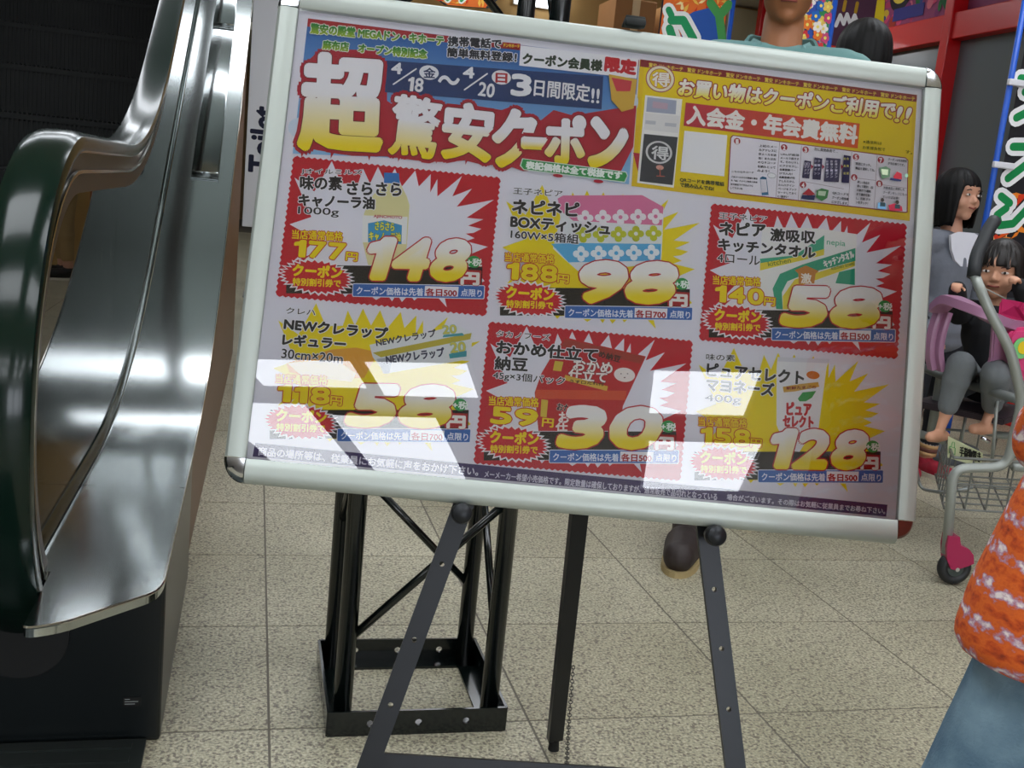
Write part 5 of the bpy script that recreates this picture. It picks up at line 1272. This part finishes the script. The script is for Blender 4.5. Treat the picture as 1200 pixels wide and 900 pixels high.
Jc = stand(.872, .80, PI-.1, 1.16, True, arms={'r': ((-.13, -.06, .62), (-.08, -.17, .60)), 'l': ((.085, -.09, .64), (.02, -.19, .64))}, feet={'l': (.13, -.04), 'r': (-.04, .06)}); Jc['girth'] = 1.30
for q in ('neck', 'chin', 'head_c', 'shl', 'shr', 'chest', 'ell', 'elr', 'wrl', 'wrr'): Jc[q] = Jc[q]+Vector((.03 if q == 'chest' else .07, 0, 0)); Jc['topname'] = 'sweater'
_p = Jc['base']
for q in ('pel', 'waist', 'hipl', 'hipr'): Jc[q] = Jc[q]+Vector((.042, 0, -.012))
Jc['loft'] = [(Vector((_p.x+dx, _p.y, z)), rx, ry) for dx, z, rx, ry in ((.022, .538, .176, .12), (.022, .552, .182, .125), (.028, .60, .178, .126), (.040, .67, .168, .120), (.055, .75, .156, .11), (.062, .83, .15, .104), (.06, .90, .148, .095), (.07, .945, .10, .07))]
kid, ki = figure('child in an orange striped knit sweater and blue jeans passing close at the right', Jc, SKIN, knit(), denim(), mat('white_sneaker', 'd8d8d8', .6), (.30, .20, HM, 36, 1.0), voxel=.0055, hem=.485)
# adult far off, caught in the reflection of the escalator glass
Jf = stand(.74, 8.3, 1.2, 1.58, spread=.12); Jf['topname'] = 'coat'
figure('distant person in a tan coat and black boots near the back partition', Jf, SKIN, mat('tan_coat', 'a07c50', .8), mat('beige_trousers', 'a08458', .85), mat('black_shoe'), (.5, .2, HM, 40), voxel=.009, pants_end=.75)

# ------------------------------------------------------------------ shopping cart with child seat
CT = mat('cart_grey', '9ea39e', .38, metal=.35); LIL = mat('lilac_plastic', 'a87898', .35, coat=.2); PNK = mat('pink_plastic', 'd8447c', .4); MAG = mat('caster_magenta', 'a0124a', .3, coat=.3)
cb_ = Vector((2.15, 2.60, 0)); cart = thing('shopping_cart', 'grey tube shopping cart with a lilac and pink child seat and magenta caster', 'cart', cb_); ci = Matrix.Translation(-cb_)
def ct(name, pts, r_, m=CT, par=cart, n=12, fil=.04, label=None):
    pts = fillet([ci @ Vector(p) for p in pts], fil) if fil else [ci @ Vector(p) for p in pts]; return obj(name, tube(B(), pts, r_, n), m, par, True, label=label)
dv = Vector((.26, .40, 0))     # across to the far side of the cart
near = [W(1109, 648, 2.34), W(1117, 549, 2.34), W(1180, 547, 2.30), W(1198, 470, 2.28), W(1185, 412, 2.28), W(1158, 362, 2.30), W(1142, 322, 2.32)]
ct('side_tube', near, .0135)
ct('grip', [near[-1]+Vector((-.002, 0, -.006)), W(1144, 300, 2.34), W(1160, 266, 2.38), W(1166, 258, 2.39)], .0175, mat('grip_black', '26292c', .55))
ct('front_leg', [W(1090, 515, 2.78), W(1103, 436, 2.78), W(1118, 440, 2.72)], .014, fil=.02)
ct('front_leg', [W(1090, 515, 2.78)+Vector((.3, .1, 0)), W(1103, 436, 2.78)+Vector((.3, .1, 0))], .014, fil=0)
ct('foot_rail', [W(1072, 507, 2.75), W(1128, 522, 2.62)], .013, fil=0)
ct('seat_rail', [W(1080, 430, 2.82), W(1104, 440, 2.75), W(1140, 452, 2.6), W(1192, 468, 2.36)], .014, mat('rail_grey', '6c706e', .45, metal=.3), fil=.02)
for px, py0, py1, yy in ((1169, 465, 545, 2.5), (1133, 480, 520, 2.7), (1178, 400, 470, 2.5)): ct('strut', [W(px, py0, yy), W(px-7, py1, yy)], .005, fil=0)
ct('brake_lever', [W(1151, 513, 2.45), W(1159, 518, 2.45)], .006, mat('chrome'), fil=0)
# casters
def caster(p, yaw):
    c = obj('caster', B(), MAG, cart); c.location = ci @ p; c.rotation_euler = (0, 0, yaw)
    me = c.data; bm = B(); prof = [(-.020, .112), (-.020, .145), (.012, .145), (.020, .120), (.045, .112), (.062, .095), (.068, .070), (.052, .062), (.018, .048), (.004, .050), (-.012, .075)]
    prism(bm, prof, .036, 1, -.018); bmesh.ops.remove_doubles(bm, verts=bm.verts[:], dist=.0001); bm.to_mesh(me); bm.free(); me.materials.clear(); me.materials.append(MAG)
    bm = B(); ring = [(.022+.034*math.cos(a), 0, .050+.034*math.sin(a)) for a in [2*PI*i/28 for i in range(28)]]; tube(bm, ring, .015, 10, closed=True); w_ = obj('wheel', bm, mat('wheel_rubber', '1c1e20', .5), c, True)
    obj('hub', cyl(B(), (.022, -.020, .05), (.022, .020, .05), .006, n=14), mat('chrome'), c); obj('rim', cyl(B(), (.022, -.010, .05), (.022, .010, .05), .026, n=24), mat('wheel_grey', '3a4440', .4), c)
cp_ = at(1112, 684, 2, 0); caster(Vector((cp_.x-.018, cp_.y, 0)), -.15); caster(Vector((2.50, 2.26, 0)), .1); caster(Vector((2.50, 2.26, 0))+dv, .1)
ct('side_tube', [near[2]+Vector((.02, 0, .0)), Vector((2.50, 2.26, near[2].z)), Vector((2.50, 2.26, .14))], .012); ct('side_tube', [near[2]+dv+Vector((.02, 0, 0)), Vector((2.50, 2.26, near[2].z))+dv, Vector((2.50, 2.26, .14))+dv], .012)
# wire basket
bm = B(); b0 = Vector((1.93, 2.40, .20)); ex = Vector((.50, -.06, 0)); ey = dv*.92; ez = Vector((0, 0, .15))
def wire(a, b, r_=.0028): tube(bm, [ci @ a, ci @ b], r_, 6)
for z in (0, .5, 1):
    q = [b0+ez*z, b0+ez*z+ex, b0+ez*z+ex+ey, b0+ez*z+ey]
    for i in range(4): wire(q[i], q[(i+1) % 4], .0045 if z == 1 else .003)
for i in range(1, 8):
    t = i/8; wire(b0+ex*t, b0+ex*t+ey); wire(b0+ex*t, b0+ex*t+ez); wire(b0+ex*t+ey, b0+ex*t+ey+ez)
for i in range(1, 6):
    t = i/6; wire(b0+ey*t, b0+ey*t+ex); wire(b0+ey*t, b0+ey*t+ez); wire(b0+ey*t+ex, b0+ey*t+ex+ez)
tag(obj('wire_basket', bm, mat('wire_zinc', '8e9290', .35, metal=.8), cart), kind='stuff')
# wire loop at the front
ct('front_loop', [W(1066, 540, 2.6), W(1074, 548, 2.6), W(1078, 573, 2.6), W(1108, 578, 2.5), W(1140, 571, 2.45)], .005, mat('wire_zinc'), fil=.03)
# child seat
def plate(name, pts, th, m, label=None, bev=.004):
    bm = B(); n_ = (Vector(pts[1])-Vector(pts[0])).cross(Vector(pts[2])-Vector(pts[1])).normalized()
    a = [bm.verts.new(ci @ (Vector(p)-n_*th/2)) for p in pts]; b = [bm.verts.new(ci @ (Vector(p)+n_*th/2)) for p in pts]; bm.faces.new(a[::-1]); bm.faces.new(b)
    for i in range(len(pts)): j = (i+1) % len(pts); bm.faces.new((a[i], a[j], b[j], b[i]))
    bmesh.ops.recalc_face_normals(bm, faces=bm.faces[:]); bmesh.ops.bevel(bm, geom=bm.edges[:], offset=bev, segments=2, affect='EDGES'); return obj(name, bm, m, cart, label=label)
def ribbon(name, pts, wdt, th, m, label=None):
    pts = smooth_path([Vector(p) for p in pts], 5); bm = B(); rings = []
    for i, p in enumerate(pts):
        d = (pts[min(i+1, len(pts)-1)]-pts[max(i-1, 0)]).normalized(); x, y, _ = frame_from(d, Vector((0, 1, 0)) if abs(d.z) > .6 else Vector((0, 0, 1)))
        rings.append([bm.verts.new(ci @ (p+x*a*th/2+y*b*wdt/2)) for a, b in ((-1, -.8), (-.6, -1), (.6, -1), (1, -.8), (1, .8), (.6, 1), (-.6, 1), (-1, .8))])
    for a, b in zip(rings, rings[1:]):
        for i in range(8): bm.faces.new((a[i], a[(i+1) % 8], b[(i+1) % 8], b[i]))
    bm.faces.new(rings[0]); bm.faces.new(rings[-1][::-1]); bmesh.ops.recalc_face_normals(bm, faces=bm.faces[:]); return obj(name, bm, m, cart, True, label=label)
ribbon('tray_bar', [W(1099, 362, 2.62), W(1112, 352, 2.54), W(1130, 357, 2.46), W(1155, 369, 2.42), W(1178, 379, 2.44), W(1200, 382, 2.5)], .030, .05, LIL)
ribbon('seat_rib', [W(1102, 364, 2.62), W(1095, 385, 2.62), W(1091, 412, 2.62), W(1094, 432, 2.62)], .03, .026, LIL)
ribbon('seat_rib', [W(1111, 366, 2.60), W(1104, 388, 2.60), W(1100, 412, 2.60), W(1103, 434, 2.60)], .03, .018, LIL)
plate('side_wing', [W(1163, 378, 2.45), W(1190, 382, 2.46), W(1186, 440, 2.48), W(1176, 450, 2.5), W(1152, 440, 2.5), W(1160, 420, 2.48)], .016, LIL)
plate('seat_back', [W(1178, 382, 2.75), W(1230, 382, 2.75), W(1226, 448, 2.75), W(1182, 445, 2.75)], .02, PNK, 'pink plastic seat back')
plate('side_cushion', [W(1177, 395, 2.43), W(1186, 384, 2.43), W(1220, 382, 2.43), W(1222, 440, 2.43), W(1186, 436, 2.43)], .03, PNK, 'pink side panel with a round sticker', bev=.01)
pan = plate('seat_pan', [Jt['pel']+Rt @ Vector((-.14, -.22, -.085)), Jt['pel']+Rt @ Vector((.14, -.22, -.085)), Jt['pel']+Rt @ Vector((.14, .12, -.085)), Jt['pel']+Rt @ Vector((-.14, .12, -.085))], .02, mat('seat_dark', '30262c', .6))
sq_ = W(1197, 408, 2.41); st = obj('sticker', cyl(B(), ci @ sq_, ci @ (sq_+Vector((0, -.002, 0))), .030, n=28), mat('sticker_green', '7cc87c', .5), cart, label='round green sticker with a yellow blob')
obj('sticker_spot', cyl(B(), ci @ (sq_+Vector((.004, -.002, .002))), ci @ (sq_+Vector((.004, -.0035, .002))), .018, n=20), mat('sticker_yellow', 'e8c820', .5), st)
plate('blanket', [W(1172, 352, 2.52), W(1196, 358, 2.46), W(1214, 362, 2.46), W(1214, 384, 2.46), W(1170, 372, 2.50)], .02, mat('fuchsia_cloth', 'b81858', .8))
# small card on the foot rail
cq = [W(1111, 511, 2.50), W(1152, 531, 2.44), W(1150, 548, 2.44), W(1110, 536, 2.50)]
cd_ = plate('notice_card', cq, .004, mat('card_cream', 'c4c8a0', .6), 'small cream card with black characters and a green drawing', bev=.001)
I = Ink(0); I.text('手荷物置き', .36, .22, .60, .48, '20201c', bold=.012); I.stroke([(.06, .25), (.22, .25), (.22, .55), (.06, .55), (.06, .25)], .025, '4c9c58'); I.stroke([(.10, .55), (.14, .8), (.2, .8), (.2, .55)], .02, '4c9c58')
def on_card(p):
    n_ = (cq[1]-cq[0]).cross(cq[2]-cq[1]).normalized(); n_ = n_ if n_.y < 0 else -n_
    return ci @ (cq[3]+(cq[2]-cq[3])*p[0]+(cq[0]-cq[3])*p[1]+n_*(.0024+p[2]))
I.build('lettering', cd_, xf=on_card)
